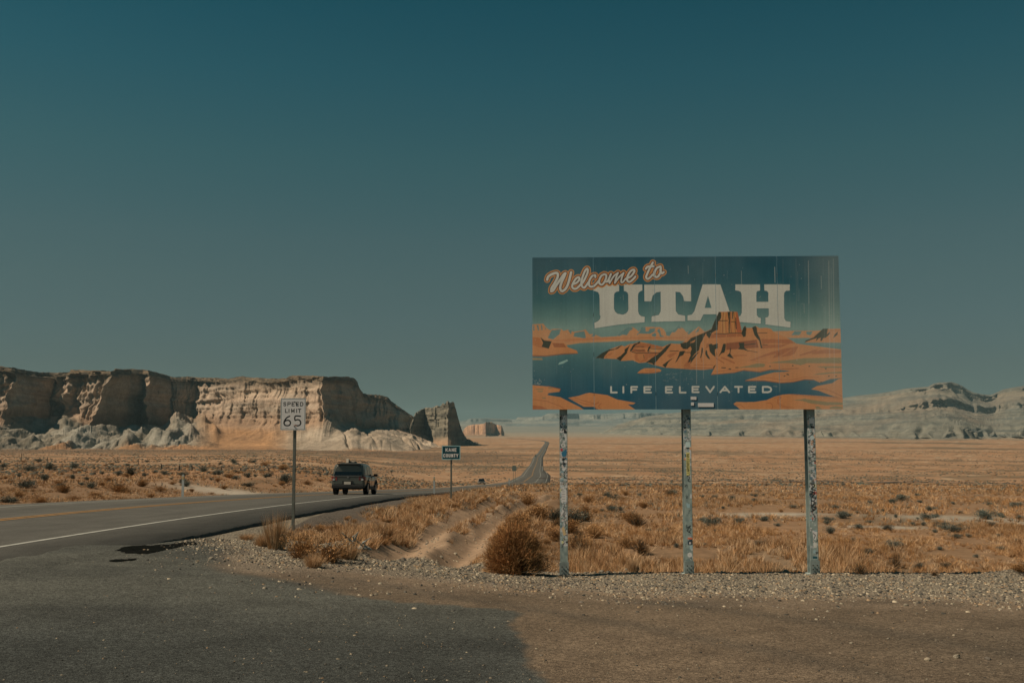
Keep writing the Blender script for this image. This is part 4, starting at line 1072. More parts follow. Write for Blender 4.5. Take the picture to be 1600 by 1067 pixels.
    W.append(m(Ec, [(o_ + 945, 275), (o_ + 990, 230), (o_ + 1105, 222)]))
    W.append(m(Ec, [(o_ + 1245, 225), (o_ + 1170, 260), (o_ + 1120, 360), (o_ + 1130, 435), (o_ + 1190, 440), (o_ + 1245, 350), (o_ + 1255, 250), (o_ + 1240, 225)]))
    W.append(m(Ec, [(o_ + 1240, 300), (o_ + 1275, 370), (o_ + 1315, 345)]))
    for r, c in ((4.9, ink(140, 94, 52)), (3.9, ink(152, 84, 46)), (3.15, ink(50, 26, 14)), (1.95, ink(156, 148, 126))):
        for i, st_ in enumerate(W):
            rr = r if i < 9 else r - .15
            if r < 2.5: rr = r * (1.0 if i < 4 else .85) * (.8 if 9 <= i <= 13 else 1)
            if r < 3.9 and r > 2.5: rr = r - (.0 if i < 4 else .3)
            P.stroke(st_, rr, c, smooth=True)
    # --- Life Elevated
    tx = ink(162, 158, 142)
    bx = [(810, 886), (931, 959), (1018, 1096), (1153, 1238), (1370, 1452), (1513, 1590)]
    letters(P, 'LIFEEL', [(830 + a / 6.531, 830 + b_ / 6.531) for a, b_ in bx], 603.6, 614.9, 1.35, tx)
    bx = [(74, 153), (212, 306), (350, 456), (497, 584), (636, 718), (775, 875)]
    letters(P, 'EVATED', [(1070 + a / 6.4, 1070 + b_ / 6.4) for a, b_ in bx], 603.2, 614.2, 1.35, tx)
    P.stroke(m(Dc, [(888, 662), (905, 662)]), .25, tx, a=.6); P.stroke(m(Dc, [(910, 668), (912, 662), (918, 668), (924, 662), (926, 668)]), .25, tx, a=.5)
    # --- weather: drips, scratches, scrawls and faded spots
    R = random.Random(5)
    lt = ink(150, 146, 128)
    for x, y0, y1, r, a in ((1212.3, 418, 442, .5, .75), (1264.3, 408, 475, .55, .5), (1264.3, 475, 520, .4, .3), (1296, 408, 560, .6, .42), (1299.5, 420, 530, .35, .35), (1303, 405, 600, .5, .38), (1160, 424, 445, .45, .5), (1284, 432, 452, .5, .45), (1257, 475, 490, .4, .5), (1089.2, 515, 600, .5, .5), (1100, 515, 592, .4, .4), (1245, 405, 520, .3, .22), (1240, 480, 560, .3, .2), (1077, 416, 428, .4, .6), (1145, 485, 500, .3, .4), (975, 462, 470, .4, .4), (1288, 480, 540, .3, .3)):
        P.stroke([(x, y0), (x + .3, y1)], r, lt, a=a * .65)
    for _ in range(140):
        x = 832 + 484 * R.random() ** .6; y0 = R.uniform(404, 600); L_ = R.uniform(4, 60)
        P.stroke([(x, y0), (x + R.uniform(-.3, .3), min(y0 + L_, 638))], R.uniform(.15, .35), lt if R.random() < .7 else ink(20, 44, 50), a=R.uniform(.05, .16))
    for _ in range(110):
        P.disc(R.uniform(834, 1312), R.uniform(405, 636), R.uniform(.3, .9), R.uniform(.3, .8), lt, a=R.uniform(.15, .55))
    for _ in range(16):
        x = R.uniform(1030, 1085); y = R.uniform(582, 595)
        P.stroke([(x, y), (x + R.uniform(-6, 6), y + R.uniform(-5, 5)), (x + R.uniform(-6, 8), y + R.uniform(-6, 6))], .2, lt, a=.22, smooth=True)
    for _ in range(14):
        x = R.uniform(833, 845); y = R.uniform(592, 602)
        P.stroke([(x, y), (x + R.uniform(-3, 3), y + R.uniform(-3, 3))], .3, lt, a=.5)
    nn = fbm(X / 3.0, Y / 60, o=4, seed=201)
    P.c *= (1 + .07 * nn + .06 * fbm(X / 30, Y / 30, o=3, seed=203))[..., None]
    fade = np.clip(.05 + .10 * fbm(X / 50, Y / 70, o=3, seed=204) + .14 * sstep(1200, 1316, X), 0, .4)[..., None]
    P.c = P.c * np.array([.97, 1.0, .95]) * (1 - fade) + np.array(ink(128, 128, 112)) * fade
    return P.c
M_print = mat_attr('sign_print', rough=.55, scales=((1.3, .06), (40, .05)), spec=.3)
M_alu = mat_plain('aluminium_back', (.42, .43, .42), rough=.5, metal=.6, var=.12)
M_galv = mat_plain('galvanised_steel', ink(86, 89, 79), rough=.65, metal=.1, var=.3, vscale=9, bump=.3)
def printed_slab(name, origin, ux, wv, hv, U, Vv, colours, thick, parent, nrm, mat=None):
    """a thin board whose front carries the print; origin = top left"""
    nv, nu = U.shape
    o = Vector(origin)
    u = (U - U.min()) / (U.max() - U.min()); v = (Vv - Vv.min()) / (Vv.max() - Vv.min())
    ux = np.array(ux); n = np.array(nrm)
    P3 = np.array(o)[None, None] + u[..., None] * ux * wv + v[..., None] * np.array([0, 0, -1.0]) * hv
    V = P3.reshape(-1, 3)
    q = grid_quads(nv, nu)[:, ::-1]
    corners = np.array([P3[0, 0], P3[0, -1], P3[-1, -1], P3[-1, 0]])
    back = corners - n * thick
    b = len(V)
    rim = np.vstack([corners, back])
    extra = np.array([[b, b + 1, b + 5, b + 4], [b + 1, b + 2, b + 6, b + 5], [b + 2, b + 3, b + 7, b + 6], [b + 3, b, b + 4, b + 7], [b + 4, b + 5, b + 6, b + 7]])
    ob = mesh_from(name, np.vstack([V, rim]), quads=np.vstack([q, extra]), mat=mat or M_print, parent=parent)
    set_col(ob, np.vstack([colours.reshape(-1, 3), np.repeat([[.35, .35, .33]], 8, 0)]))
    return ob

def big_sign():
    # corners in the world, from the photograph; the right end stands a little nearer
    dl, dr = SIGN_D + .05, SIGN_D - .12
    A = Vector((xfx(832, 521, dl), dl, 0)); B = Vector((xfx(1313.5, 520, dr), dr, 0))
    w = (B - A).length; ux = (B - A).normalized()
    nrm = Vector((ux.y, -ux.x, 0)).normalized()
    zt = zfy(401.8, SIGN_D); zb = zfy(639.6, SIGN_D)
    gx = (A.x + B.x) / 2
    root = empty('welcome_sign', (0, 0, 0))
    tag(root, 'large painted UTAH welcome billboard with desert lake picture on three stickered steel posts', 'billboard')
    NU, NV = 860, 430
    us = np.linspace(0, 1, NU); vs = np.linspace(0, 1, NV)
    U, Vv = np.meshgrid(us, vs)
    art = sign_art(U, Vv)
    cuts = [0, .2, .4, .6, .8, 1.0]
    for k in range(5):
        i0 = int(round(cuts[k] * (NU - 1))); i1 = int(round(cuts[k + 1] * (NU - 1)))
        g = .0028
        u0, u1 = us[i0] * w + (g if k else 0), us[i1] * w - (g if k < 4 else 0)
        org = A + ux * u0 + nrm * (.0006 * (k % 2)); org.z = zt
        printed_slab('sign_panel', org, ux, u1 - u0, zt - zb, U[:, i0:i1 + 1], Vv[:, i0:i1 + 1], art[:, i0:i1 + 1], .008, root, nrm)
    # rails behind the panels
    rz_ = math.atan2(ux.y, ux.x)
    for h in (.12, .38, .64, .9):
        m_ = MB(); c = A + ux * (w / 2) - nrm * .038; z = zt + (zb - zt) * h
        m_.box((c.x, c.y, z), (w / 2 - .01, .026, .03), rz_)
        m_.build('rail', M_alu, root)
    # posts
    for idx, px in enumerate((880.3, 1073.0, 1266.5)):
        d0 = SIGN_D + .05 - (px - 832) / 482 * .17 + .07
        x0 = xfx(px, 640, d0)
        p0 = Vector((x0, d0, 0))
        zg = min(T1(x0, d0), zfy(899 if idx == 0 else 893, d0)) - .02
        zg0 = zfy((901, 893, 897)[idx], d0)
        zg = min(zg, zg0)
        fw, fd = .062, .10
        m_ = MB()
        ztop = zt - .1
        zc, hz = (ztop + zg) / 2, (ztop - zg) / 2
        yv = -nrm
        for s_, t_ in ((0, .007), (2 * fd, .007)):
            c = p0 + yv * s_
            m_.box((c.x, c.y, zc), (fw, t_, hz), rz_)
        c = p0 + yv * fd
        m_.box((c.x, c.y, zc), (.006, fd - .007, hz), rz_)
        post = m_.build('post', M_galv, root)
        # breakaway base: wider plates with two by two bolts
        m_ = MB()
        c = p0 - yv * .017
        m_.box((c.x, c.y, zg + .10), (fw + .012, .008, .13), rz_)
        c = p0 + yv * fd
        m_.box((c.x, c.y, zg + .0), (fw + .03, fd + .03, .018), rz_)
        m_.build('base_plate', M_galv, post)
        for a in (-1, 1):
            for z in (.04, .10, .16):
                m_ = MB(); c = p0 + ux * (a * .032) - yv * .031
                m_.tube([c + Vector((0, 0, zg + z)), c - yv * .012 + Vector((0, 0, zg + z))], .0115, 6)
                m_.build('bolt', M_dkbolt, post)
        # a coat of stickers and scrawls on the front face
        z1 = zb - .09; z0 = zg + .24
        nv_, nu_ = 560, 26
        Us, Vs = np.meshgrid(np.linspace(0, 1, nu_), np.linspace(0, 1, nv_))
        Hh = z1 - z0
        Pn = Print(Us * .116, Vs * Hh, stick_base(idx, Us, Vs))
        stickers(Pn, idx, Hh)
        org = p0 - yv * .0095 - ux * .058; org.z = z1
        printed_slab('sticker_coat', org, ux, .116, Hh, Us, Vs, Pn.c, .0014, post, nrm)
    # small stickers on the panel foot
    for (x0, y0, x1, y1) in ((1090.3, 629.6, 1114.7, 635.6), (1079, 619.6, 1087.8, 624.4), (1079.5, 628.6, 1084.0, 633.4)):
        m_ = MB()
        sx0, sx1 = xfx(x0, y0, SIGN_D - .03), xfx(x1, y0, SIGN_D - .03)
        u0, u1 = (sx0 - A.x) / ux.x, (sx1 - A.x) / ux.x
        c = A + ux * ((u0 + u1) / 2) + nrm * .004
        za, zb_ = zfy(y0, c.y), zfy(y1, c.y)
        m_.box((c.x, c.y, (za + zb_) / 2), ((u1 - u0) / 2, .0012, (za - zb_) / 2), rz_ )
        m_.build('sticker', M_stk, root)
    return root
M_dkbolt = mat_plain('bolt_steel', (.05, .055, .05), rough=.6, var=.2)
M_stk = mat_plain('faded_sticker', ink(166, 160, 140), rough=.6, var=.12)
def stick_base(idx, U, Vs):
    n = fbm(U * 3 + idx * 9, Vs * 40, o=4, seed=210 + idx)
    a = np.array(ink(82, 88, 79)); b_ = np.array(ink(104, 107, 94))
    w = np.clip(.5 + n, 0, 1)[..., None]
    return a * (1 - w) + b_ * w
def stickers(P, idx, H):
    R = random.Random(40 + idx)
    cols = [ink(164, 158, 138), ink(146, 144, 126), ink(12, 16, 16), ink(106, 118, 112), ink(150, 146, 130), ink(172, 166, 146), ink(62, 88, 92), ink(172, 98, 62), ink(28, 60, 70), ink(140, 60, 44), ink(186, 148, 92), ink(106, 110, 98)]
    dens = {0: [(0, .9, 260)], 1: [(0, .32, 60), (.32, 1, 26)], 2: [(0, .72, 210), (.72, 1, 12)]}[idx]
    w = .116
    for a, b_, n in dens:
        for _ in range(n):
            x, y = R.uniform(0, w), R.uniform(a, b_) * H
            if a > .3 and idx == 1 and R.random() < .5: continue
            sx, sy = R.uniform(.008, .028), R.uniform(.008, .034)
            c = cols[min(int(abs(R.gauss(0, 4.2))), len(cols) - 1)]
            al_ = R.uniform(.55, 1)
            if R.random() < .3:
                P.disc(x, y, sx * .8, sx * .8, c, al_)
                if R.random() < .6: P.disc(x, y, sx * .35, sx * .35, R.choice(cols), .8)
            else:
                t = R.uniform(-.35, .35); ct, st_ = cos(t), sin(t)
                P.poly([(x + ct * p - st_ * q, y + st_ * p + ct * q) for p, q in ((-sx, -sy), (sx, -sy), (sx, sy), (-sx, sy))], c, al_)
                for _k in range(R.randint(0, 3)):
                    yy = y + R.uniform(-.7, .7) * sy
                    P.stroke([(x - sx * .6, yy), (x + sx * .6, yy + R.uniform(-.005, .005))], .0028, R.choice([cols[2], cols[8], cols[0], cols[7]]), .8)
        for _ in range(n // 2):
            x, y = R.uniform(.01, w - .01), R.uniform(a, b_) * H
            P.stroke([(x, y)] + [(x + R.uniform(-.03, .03), y + R.uniform(-.04, .04)) for _ in range(3)], R.uniform(.002, .005), cols[2] if R.random() < .7 else cols[0], R.uniform(.5, .95), smooth=True)
    Y = lambda py: (py - 650) / (886 - 650) * H
    if idx == 1:
        bl = cols[2]
        P.poly([(.036, Y(711)), (.094, Y(711)), (.094, Y(749)), (.036, Y(749))], ink(186, 128, 72))
        yy = 714.0
        for ch in 'INVICTNTRAIL'[1:]:
            h = 3.0
            for st_ in GL[ch]:
                P.stroke([(.048 + .034 * q, Y(yy + h * (1 - p) * .8)) for p, q in st_], .0042, bl)
            yy += 3.25
        P.poly([(.03, Y(694)), (.10, Y(694)), (.10, Y(703)), (.03, Y(703))], ink(128, 146, 142)); P.poly([(.045, Y(703)), (.09, Y(703)), (.09, Y(705.5)), (.04, Y(705))], bl)
        P.stroke([(.05, Y(750)), (.09, Y(752)), (.06, Y(757)), (.095, Y(759))], .006, bl, smooth=True)
        P.stroke([(.03, Y(829)), (.03, Y(834)), (.09, Y(830)), (.03, Y(838)), (.09, Y(842))], .006, bl)
        P.stroke([(.07, Y(833)), (.1, Y(836)), (.06, Y(841))], .005, bl)
        P.poly([(.04, Y(849)), (.112, Y(849)), (.112, Y(852)), (.04, Y(852))], ink(150, 74, 50))
        P.poly([(.04, Y(855)), (.10, Y(853.5)), (.105, Y(861)), (.045, Y(861))], ink(26, 34, 38)); P.disc(.075, Y(858), .014, .018, cols[1])
        P.disc(.07, Y(877), .037, .037, ink(166, 162, 144)); P.disc(.07, Y(877), .012, .014, ink(134, 128, 110))
    if idx == 2:
        P.poly([(.03, Y(656)), (.11, Y(656)), (.11, Y(664)), (.03, Y(664))], ink(150, 146, 128)); P.disc(.07, Y(687), .034, .034, ink(128, 132, 134)); P.disc(.06, Y(702), .02, .02, ink(140, 138, 122))
        for y in (762, 775, 790):
            P.stroke([(.03, Y(y)), (.09, Y(y + 3)), (.04, Y(y + 9)), (.1, Y(y + 11))], .009, cols[2], smooth=True)
        P.stroke([(.03, Y(786)), (.03, Y(800)), (.06, Y(806)), (.1, Y(802))], .007, cols[2], smooth=True)
        P.poly([(.03, Y(838)), (.112, Y(841)), (.085, Y(854)), (.05, Y(853))], ink(164, 156, 132)); P.stroke([(.045, Y(843)), (.08, Y(846)), (.06, Y(851))], .005, cols[2])
        P.poly([(.045, Y(858)), (.095, Y(858)), (.095, Y(866)), (.045, Y(866))], ink(156, 140, 118)); P.poly([(.03, Y(880)), (.1, Y(880)), (.1, Y(884)), (.03, Y(884))], ink(24, 52, 54))
    if idx == 0:
        P.disc(.055, Y(659), .03, .03, ink(150, 148, 132)); P.poly([(.06, Y(671)), (.1, Y(676)), (.11, Y(680)), (.05, Y(679))], cols[2]); P.poly([(.05, Y(672)), (.065, Y(676)), (.055, Y(680))], cols[5])
        P.disc(.05, Y(699), .035, .035, ink(156, 150, 134)); P.disc(.05, Y(699), .018, .02, ink(110, 106, 92)); P.poly([(.01, Y(704)), (.045, Y(704)), (.045, Y(708)), (.01, Y(708))], ink(130, 40, 44))
        P.poly([(.02, Y(711)), (.11, Y(705)), (.1, Y(717)), (.04, Y(718))], ink(34, 72, 84)); P.poly([(.02, Y(772)), (.1, Y(770)), (.1, Y(790)), (.02, Y(790))], ink(150, 148, 132))
        for y in (774, 778, 782, 786): P.stroke([(.03, Y(y)), (.075, Y(y))], .0035, cols[2], .7)
        P.poly([(.02, Y(832)), (.06, Y(830)), (.09, Y(843)), (.05, Y(845))], ink(184, 116, 78)); P.disc(.035, Y(855), .018, .022, ink(180, 140, 88))
big_sign()

# ------------------------------------------------------------------ roadside signs
M_post = mat_plain('sign_post_steel', alb(120, 116, 98), rough=.6, metal=.2, var=.25, vscale=14)
def small_sign(name, label, px0, px1, py0, py1, base_xy, d, art, post_w, board_lbl=None, drop=None):
    pxm = base_xy[0]
    X0, X1 = xfx(px0, py0, d), xfx(px1, py0, d)
    z1, z0 = zfy(py0, d), zfy(py1, d)
    xb = xfx(base_xy[0], base_xy[1], d)
    gz = T1(xb, d)
    root = empty(name, (xb, d, gz))
    tag(root, label, 'road sign')
    nu, nv = 150, int(150 * (z1 - z0) / (X1 - X0))
    U, Vv = np.meshgrid(np.linspace(0, 1, nu), np.linspace(0, 1, nv))
    cols = art(U, Vv, (z1 - z0) / (X1 - X0))
    org = (X0 - xb, -.035, z1 - gz)
    board = printed_slab('sign_face', org, (1, 0, 0), X1 - X0, z1 - z0, U, Vv, cols, .004, root, (0, -1, 0))
    mb = MB()
    zt = (z1 - gz) - .03
    zb_ = min(0, base_xy[1] and zfy(base_xy[1] + 3, d) - gz) - .1
    # a U-channel post
    for cx_, hw, hd, yo in ((0, post_w, .004, 0.0), (-post_w, .004, .018, .018), (post_w, .004, .018, .018)):
        mb.box((cx_, yo, (zt + zb_) / 2), (hw, hd, (zt - zb_) / 2))
    mb.build('post', M_post, root)
    for h in (.12, .88):
        m_ = MB(); m_.tube([(0, -.048, z1 - gz - (z1 - z0) * h), (0, -.034, z1 - gz - (z1 - z0) * h)], .012, 8)
        m_.build('bolt', M_dkbolt, board)
    return root
def speed_art(U, Vv, asp):
    X = U * 40; Y = Vv * 50
    P = Print(X, Y, np.array(ink(170, 166, 148)))
    bl = ink(14, 18, 18)
    bd = ink(84, 88, 80)
    for r_, c in ((.55, bd),):
        L = [(1.1, 1.1), (38.9, 1.1), (38.9, 48.9), (1.1, 48.9), (1.1, 1.1)]
        P.stroke(L, r_, c)
    k = 40 / 510.0; kx = lambda v: (v - 265) * 40 / 515.0; ky = lambda v: (v - 160) * 50 / 660.0
    letters(P, 'SPEED', [(kx(a), kx(b_)) for a, b_ in ((318, 380), (402, 470), (488, 552), (578, 642), (662, 730))], ky(240), ky(326), .66, bl, smooth=True)
    letters(P, 'LIMIT', [(kx(a), kx(b_)) for a, b_ in ((355, 415), (425, 450), (482, 552), (582, 606), (618, 690))], ky(378), ky(464), .66, bl)
    letters(P, '65', [(kx(a), kx(b_)) for a, b_ in ((326, 486), (538, 696))], ky(518), ky(742), 1.08, bl, smooth=True)
    P.stroke([(kx(540), ky(710)), (kx(600), ky(730))], .5, ink(150, 96, 70), a=.6); P.stroke([(kx(370), ky(775)), (kx(430), ky(780))], .4, bl, a=.5)
    n = fbm(X / 5, Y / 8, o=3, seed=230)
    P.c *= (1 + .06 * n)[..., None]
    return P.c
def county_art(U, Vv, asp):
    X = U * 28; Y = Vv * 21.5
    P = Print(X, Y, np.array(ink(9, 40, 42)))
    w = ink(160, 160, 142)
    P.stroke([(.6, .6), (27.4, .6), (27.4, 20.9), (.6, 20.9), (.6, .6)], .45, ink(110, 130, 124))
    kx = lambda v: (v - 110) * 28 / 320.0; ky = lambda v: (v - 810) * 21.5 / 230.0
    letters(P, 'KANE', [(kx(a), kx(b_)) for a, b_ in ((172, 216), (224, 268), (278, 318), (326, 362))], ky(850), ky(908), .6, w)
    letters(P, 'COUNTY', [(kx(a), kx(b_)) for a, b_ in ((134, 172), (180, 218), (226, 262), (272, 308), (314, 350), (354, 396))], ky(942), ky(1002), .6, w, smooth=True)
    return P.c
SPX, SPD = 458.0, 20.6
small_sign('speed_limit_sign', 'white SPEED LIMIT 65 sign on a thin steel post in tall dry grass', 439.5, 478.5, 622, 672, (457.3, 838), SPD, speed_art, .026)
small_sign('county_sign', 'small dark green KANE COUNTY sign on a thin post beside the highway', 690.5, 719.5, 696, 718, (704.8, 778), 42.0, county_art, .032)

M_delw = mat_plain('white_plastic', alb(196, 188, 168), rough=.6, var=.08)
M_refl = mat_plain('reflector', (.6, .45, .2), rough=.3, var=.05)
def delineator(px, ybot, ytop, d, label, w=.05):
    x = xfx(px, ybot, d); g = T1(x, d); zt = zfy(ytop, d); zb = min(g, zfy(ybot, d)) - .05
    r = empty('delineator_post', (x, d, zb)); tag(r, label, 'marker post', 'white marker posts along the highway')
    mb = MB(); H = zt - zb
    mb.prism([(-w, 0), (w, 0), (w, H - w), (w * .4, H), (-w * .4, H), (-w, H - w)], -.012, .012, axis='y')
    p = mb.build('post', M_delw, r)
    mb = MB(); mb.box((0, -.015, H - .16), (w * .7, .003, .07)); mb.build('reflector', M_refl, r)
delineator(285.2, 778, 741, 47, 'white marker post at the far edge of the highway, left of the speed limit sign', .055)
delineator(678.3, 768, 744.5, 66, 'white marker post left of the green county sign', .06)
delineator(795.5, 758, 746.5, 190, 'short white marker post at the right of the small oncoming car', .12)
delineator(847.5, 737, 728, 560, 'tiny white marker post beside the distant stretch of highway', .3)
# distant signs seen from behind
def far_sign(px, py, ybot, w, h, d, label):
    x = xfx(px, py, d); z = zfy(py, d); g = min(T1(x, d), zfy(ybot, d))
    r = empty('distant_sign', (x, d, g)); tag(r, label, 'road sign')
    s = d / F
    mb = MB(); mb.prism([(-w * s, -h * s * .6), (-w * s * .6, -h * s), (w * s * .6, -h * s), (w * s, -h * s * .6), (w * s, h * s * .6), (w * s * .6, h * s), (-w * s * .6, h * s), (-w * s, h * s * .6)], -.05, .05, axis='y')
    o = mb.build('sign_face', M_farsign, r); o.location = (0, 0, z - g)
    mb = MB()
    for a in (-.45, .45): mb.box((a * w * s, .1, (z - g) / 2), (.06, .04, (z - g) / 2))
    mb.build('post', M_post, r)
M_farsign = mat_plain('weathered_sign_back', alb(120, 124, 106), rough=.6, var=.15, vscale=3)
far_sign(803.5, 731.5, 752, 3.4, 4.3, 300, 'pale grey sign seen from behind, left of the distant highway')
far_sign(837, 712, 716, 1.3, 1.6, 1050, 'tiny white sign at the crest of the distant highway')

# ------------------------------------------------------------------ vehicles
M_carp = mat_plain('dark_metallic_paint', (.10, .105, .09), rough=.34, metal=.3, var=.05, spec=.5, coat=.6)
M_glassd = mat_plain('tinted_glass', (.006, .010, .012), rough=.08, var=.02, spec=.6)
M_rub = mat_plain('tyre_rubber', (.014, .014, .014), rough=.85, var=.1)
M_rim = mat_plain('wheel_alloy', (.25, .25, .25), rough=.4, metal=.7, var=.05)
M_blk = mat_plain('black_plastic', (.018, .02, .02), rough=.6, var=.08)
M_red = mat_plain('tail_lamp_red', (.16, .03, .025), rough=.25, var=.05, spec=.6)
M_clear = mat_plain('lamp_glass', (.6, .6, .58), rough=.15, var=.03, spec=.6)
M_plate = mat_plain('number_plate', (.50, .48, .42), rough=.5, var=.15, vscale=30)
M_lug = mat_plain('pale_canvas', (.32, .30, .25), rough=.9, var=.15)
def loft(name, secs, mat, parent, smooth=True):
    """secs: list of (y, ring) ; ring = [(x, z)...] from the lower right round over the roof to the lower left"""
    V = []; Fs = []
    n = len(secs[0][1])
    for y, ring in secs:
        V += [(x, y, z) for x, z in ring]
    for i in range(len(secs) - 1):
        for k in range(n):
            a, b_ = i * n + k, i * n + (k + 1) % n
            Fs.append((a, b_, b_ + n, a + n))
    Fs.append(tuple(reversed(range(n)))); Fs.append(tuple((len(secs) - 1) * n + k for k in range(n)))
    o = mesh_from(name, V, faces=Fs, mat=mat, parent=parent)
    import bmesh
    bm = bmesh.new(); bm.from_mesh(o.data); bmesh.ops.recalc_face_normals(bm, faces=bm.faces)
    bmesh.ops.bevel(bm, geom=[e for e in bm.edges if e.is_manifold and e.calc_face_angle(0) > .45], offset=.05, segments=3, affect='EDGES')
    bm.to_mesh(o.data); bm.free()
    return o
def wheel(parent, x, y, r, w):
    c = Vector((x, y, r)); s = 1 if x > 0 else -1
    mb = MB(); pr = []
    for a, rr in ((-w / 2, r * .93), (-w / 2 + .02, r), (w / 2 - .02, r), (w / 2, r * .93)):
        pr.append((c + Vector((a, 0, 0)), rr))
    mb.tube([p[0] for p in pr], [p[1] for p in pr], 28)
    wh = mb.build('wheel', M_rub, parent)
    mb = MB(); mb.tube([c + Vector((s * (w / 2 - .01), 0, 0)), c + Vector((s * (w / 2 + .012), 0, 0))], [r * .66, r * .6], 20)
    mb.build('rim', M_rim, wh)
def rng_body(hw, hb, zb, zm, zt):
    # rounded tub: sill, widest at the door line, shoulder
    return [(hb, zb), (hw, zb + .18), (hw + .015, zm), (hw - .02, zt - .06), (hw - .07, zt), (-(hw - .07), zt), (-(hw - .02), zt - .06), (-(hw + .015), zm), (-hw, zb + .18), (-hb, zb)]
def suv():
    x, d = -9.35, 57.2
    gz = float(road_z(d)) + .0
    r = empty('suv', (x, d, gz), radians(-1.5))
    sl = (float(road_z(d + 4)) - float(road_z(d))) / 4
    r.rotation_euler = (math.atan(sl), 0, radians(-1.0))
    tag(r, 'dark grey sport utility vehicle driving away on the near lane of the highway', 'car')
    B = [(0.0, .90, .86, .55, .80, 1.02), (.10, .955, .9, .42, .82, 1.10), (.6, .985, .93, .36, .82, 1.12), (1.6, .99, .93, .33, .8, 1.10), (3.3, .99, .93, .33, .8, 1.07), (3.9, .98, .92, .35, .78, 1.06), (4.6, .955, .88, .38, .74, 1.00), (4.9, .90, .8, .42, .70, .90)]
    body = loft('body', [(y, rng_body(hw, hb, zb, zm, zt)) for y, hw, hb, zb, zm, zt in B], M_carp, r)
    G = [(.06, .90, .70, 1.05, 1.68), (.22, .915, .80, 1.06, 1.77), (.9, .92, .80, 1.06, 1.80), (2.2, .92, .79, 1.05, 1.80), (2.9, .91, .76, 1.03, 1.74), (3.75, .89, .70, 1.02, 1.10)]
    cab = loft('cabin', [(y, [(a, zb), (a - .01, zb + .05), (b_ + .03, zt - .12), (b_ - .06, zt - .02), (b_ * .5, zt + .015), (-b_ * .5, zt + .015), (-(b_ - .06), zt - .02), (-(b_ + .03), zt - .12), (-(a - .01), zb + .05), (-a, zb)]) for y, a, b_, zb, zt in G], M_carp, r)
    def quadp(name, pts, mat, par=r, th=.012, n=None):
        P3 = [Vector(p) for p in pts]
        nn = (P3[1] - P3[0]).cross(P3[-1] - P3[0]).normalized()
        if n is not None and nn.dot(Vector(n)) < 0: nn = -nn
        mb = MB(); b = len(mb.v); k = len(P3)
        mb.v = [tuple(p + nn * th) for p in P3] + [tuple(p - nn * th) for p in P3]
        mb.f = [tuple(range(k)), tuple(reversed(range(k, 2 * k)))] + [(i, k + i, k + (i + 1) % k, (i + 1) % k) for i in range(k)]
        return mb.build(name, mat, par)
    quadp('rear_window', [(-.80, .03, 1.10), (.80, .03, 1.10), (.74, .09, 1.40), (.70, .13, 1.62), (-.70, .13, 1.62), (-.74, .09, 1.40)], M_glassd, n=(0, -1, 0))
    for s in (1, -1):
        quadp('quarter_window', [(s * .915, .35, 1.14), (s * .915, 1.12, 1.13), (s * .845, 1.12, 1.62), (s * .835, .42, 1.60)], M_glassd, n=(s, 0, 0))
        quadp('side_window', [(s * .915, 1.22, 1.13), (s * .915, 2.05, 1.12), (s * .845, 2.05, 1.63), (s * .845, 1.22, 1.62)], M_glassd, n=(s, 0, 0))
        quadp('side_window', [(s * .91, 2.15, 1.12), (s * .905, 3.25, 1.10), (s * .845, 2.75, 1.58), (s * .845, 2.15, 1.62)], M_glassd, n=(s, 0, 0))
        # wheel arches, trim and door gaps
        for wy in (1.02, 3.98):
            mb = MB()
            pts = [(s * .992, wy + .47 * cos(a), .36 + .47 * sin(a)) for a in np.linspace(0, pi, 11)]
            mb.tube(pts, .045, 6); mb.build('wheel_arch', M_blk, r)
        mb = MB(); mb.box((s * .975, 2.5, .36), (.035, 1.12, .08)); mb.build('side_trim', M_blk, r)
        for dy in (1.17, 2.10, 3.28):
            mb = MB(); mb.box((s * 1.004, dy, .78), (.004, .006, .3)); mb.build('door_gap', M_blk, body)
        for dy in (1.35, 2.28):
            mb = MB(); mb.box((s * 1.012, dy, .93), (.012, .09, .018)); mb.build('door_handle', M_blk, r)
        wheel(r, s * .87, 1.02, .385, .25); wheel(r, s * .87, 3.98, .385, .25)
        # mirror
        mb = MB(); mb.box((s * 1.10, 3.05, 1.13), (.11, .07, .08)).box((s * .96, 3.08, 1.08), (.06, .03, .025)); mb.build('mirror', M_blk, r, bevel=.015)
        # tail lamps wrap the corners
        mb = MB(); mb.prism([(.62, .02), (.62, -.015), (.93, .03), (.985, .14), (.985, .30), (.95, .30)], .80, 1.03, axis='z')
        if s < 0: mb.v = [(-a, b_, c) for a, b_, c in mb.v]
        tl = mb.build('tail_lamp', M_red, r, bevel=.008)
        mb = MB(); mb.box((s * .82, -.012, .85), (.06, .01, .03)); mb.build('reversing_lamp', M_clear, tl)
        # roof rails
        mb = MB(); mb.tube([(s * .70, .45, 1.80), (s * .70, .60, 1.865), (s * .70, 2.5, 1.865), (s * .70, 2.7, 1.79)], .022, 6); mb.build('roof_rail', M_blk, r)
        # exhaust and hanging silencer
        mb = MB(); mb.box((s * .64, .12, .38), (.09, .06, .035)); mb.build('exhaust', M_rim, r)
    mb = MB(); mb.box((0, .07, .47), (.92, .15, .10)).box((0, .12, .34), (.76, .14, .05)); mb.build('bumper', M_blk, r, bevel=.03)
    mb = MB(); mb.box((0, -.005, 1.065), (.80, .02, .014)); mb.build('tailgate_trim', M_rim, r)
    mb = MB(); mb.box((0, .012, .90), (.62, .012, .008)); mb.build('tailgate_crease', M_blk, body)
    mb = MB(); mb.box((-.02, -.065, .66), (.19, .012, .075)); mb.build('number_plate', M_plate, r)
    mb = MB(); mb.box((-.02, -.03, .66), (.30, .03, .12)); mb.build('plate_recess', M_blk, r)
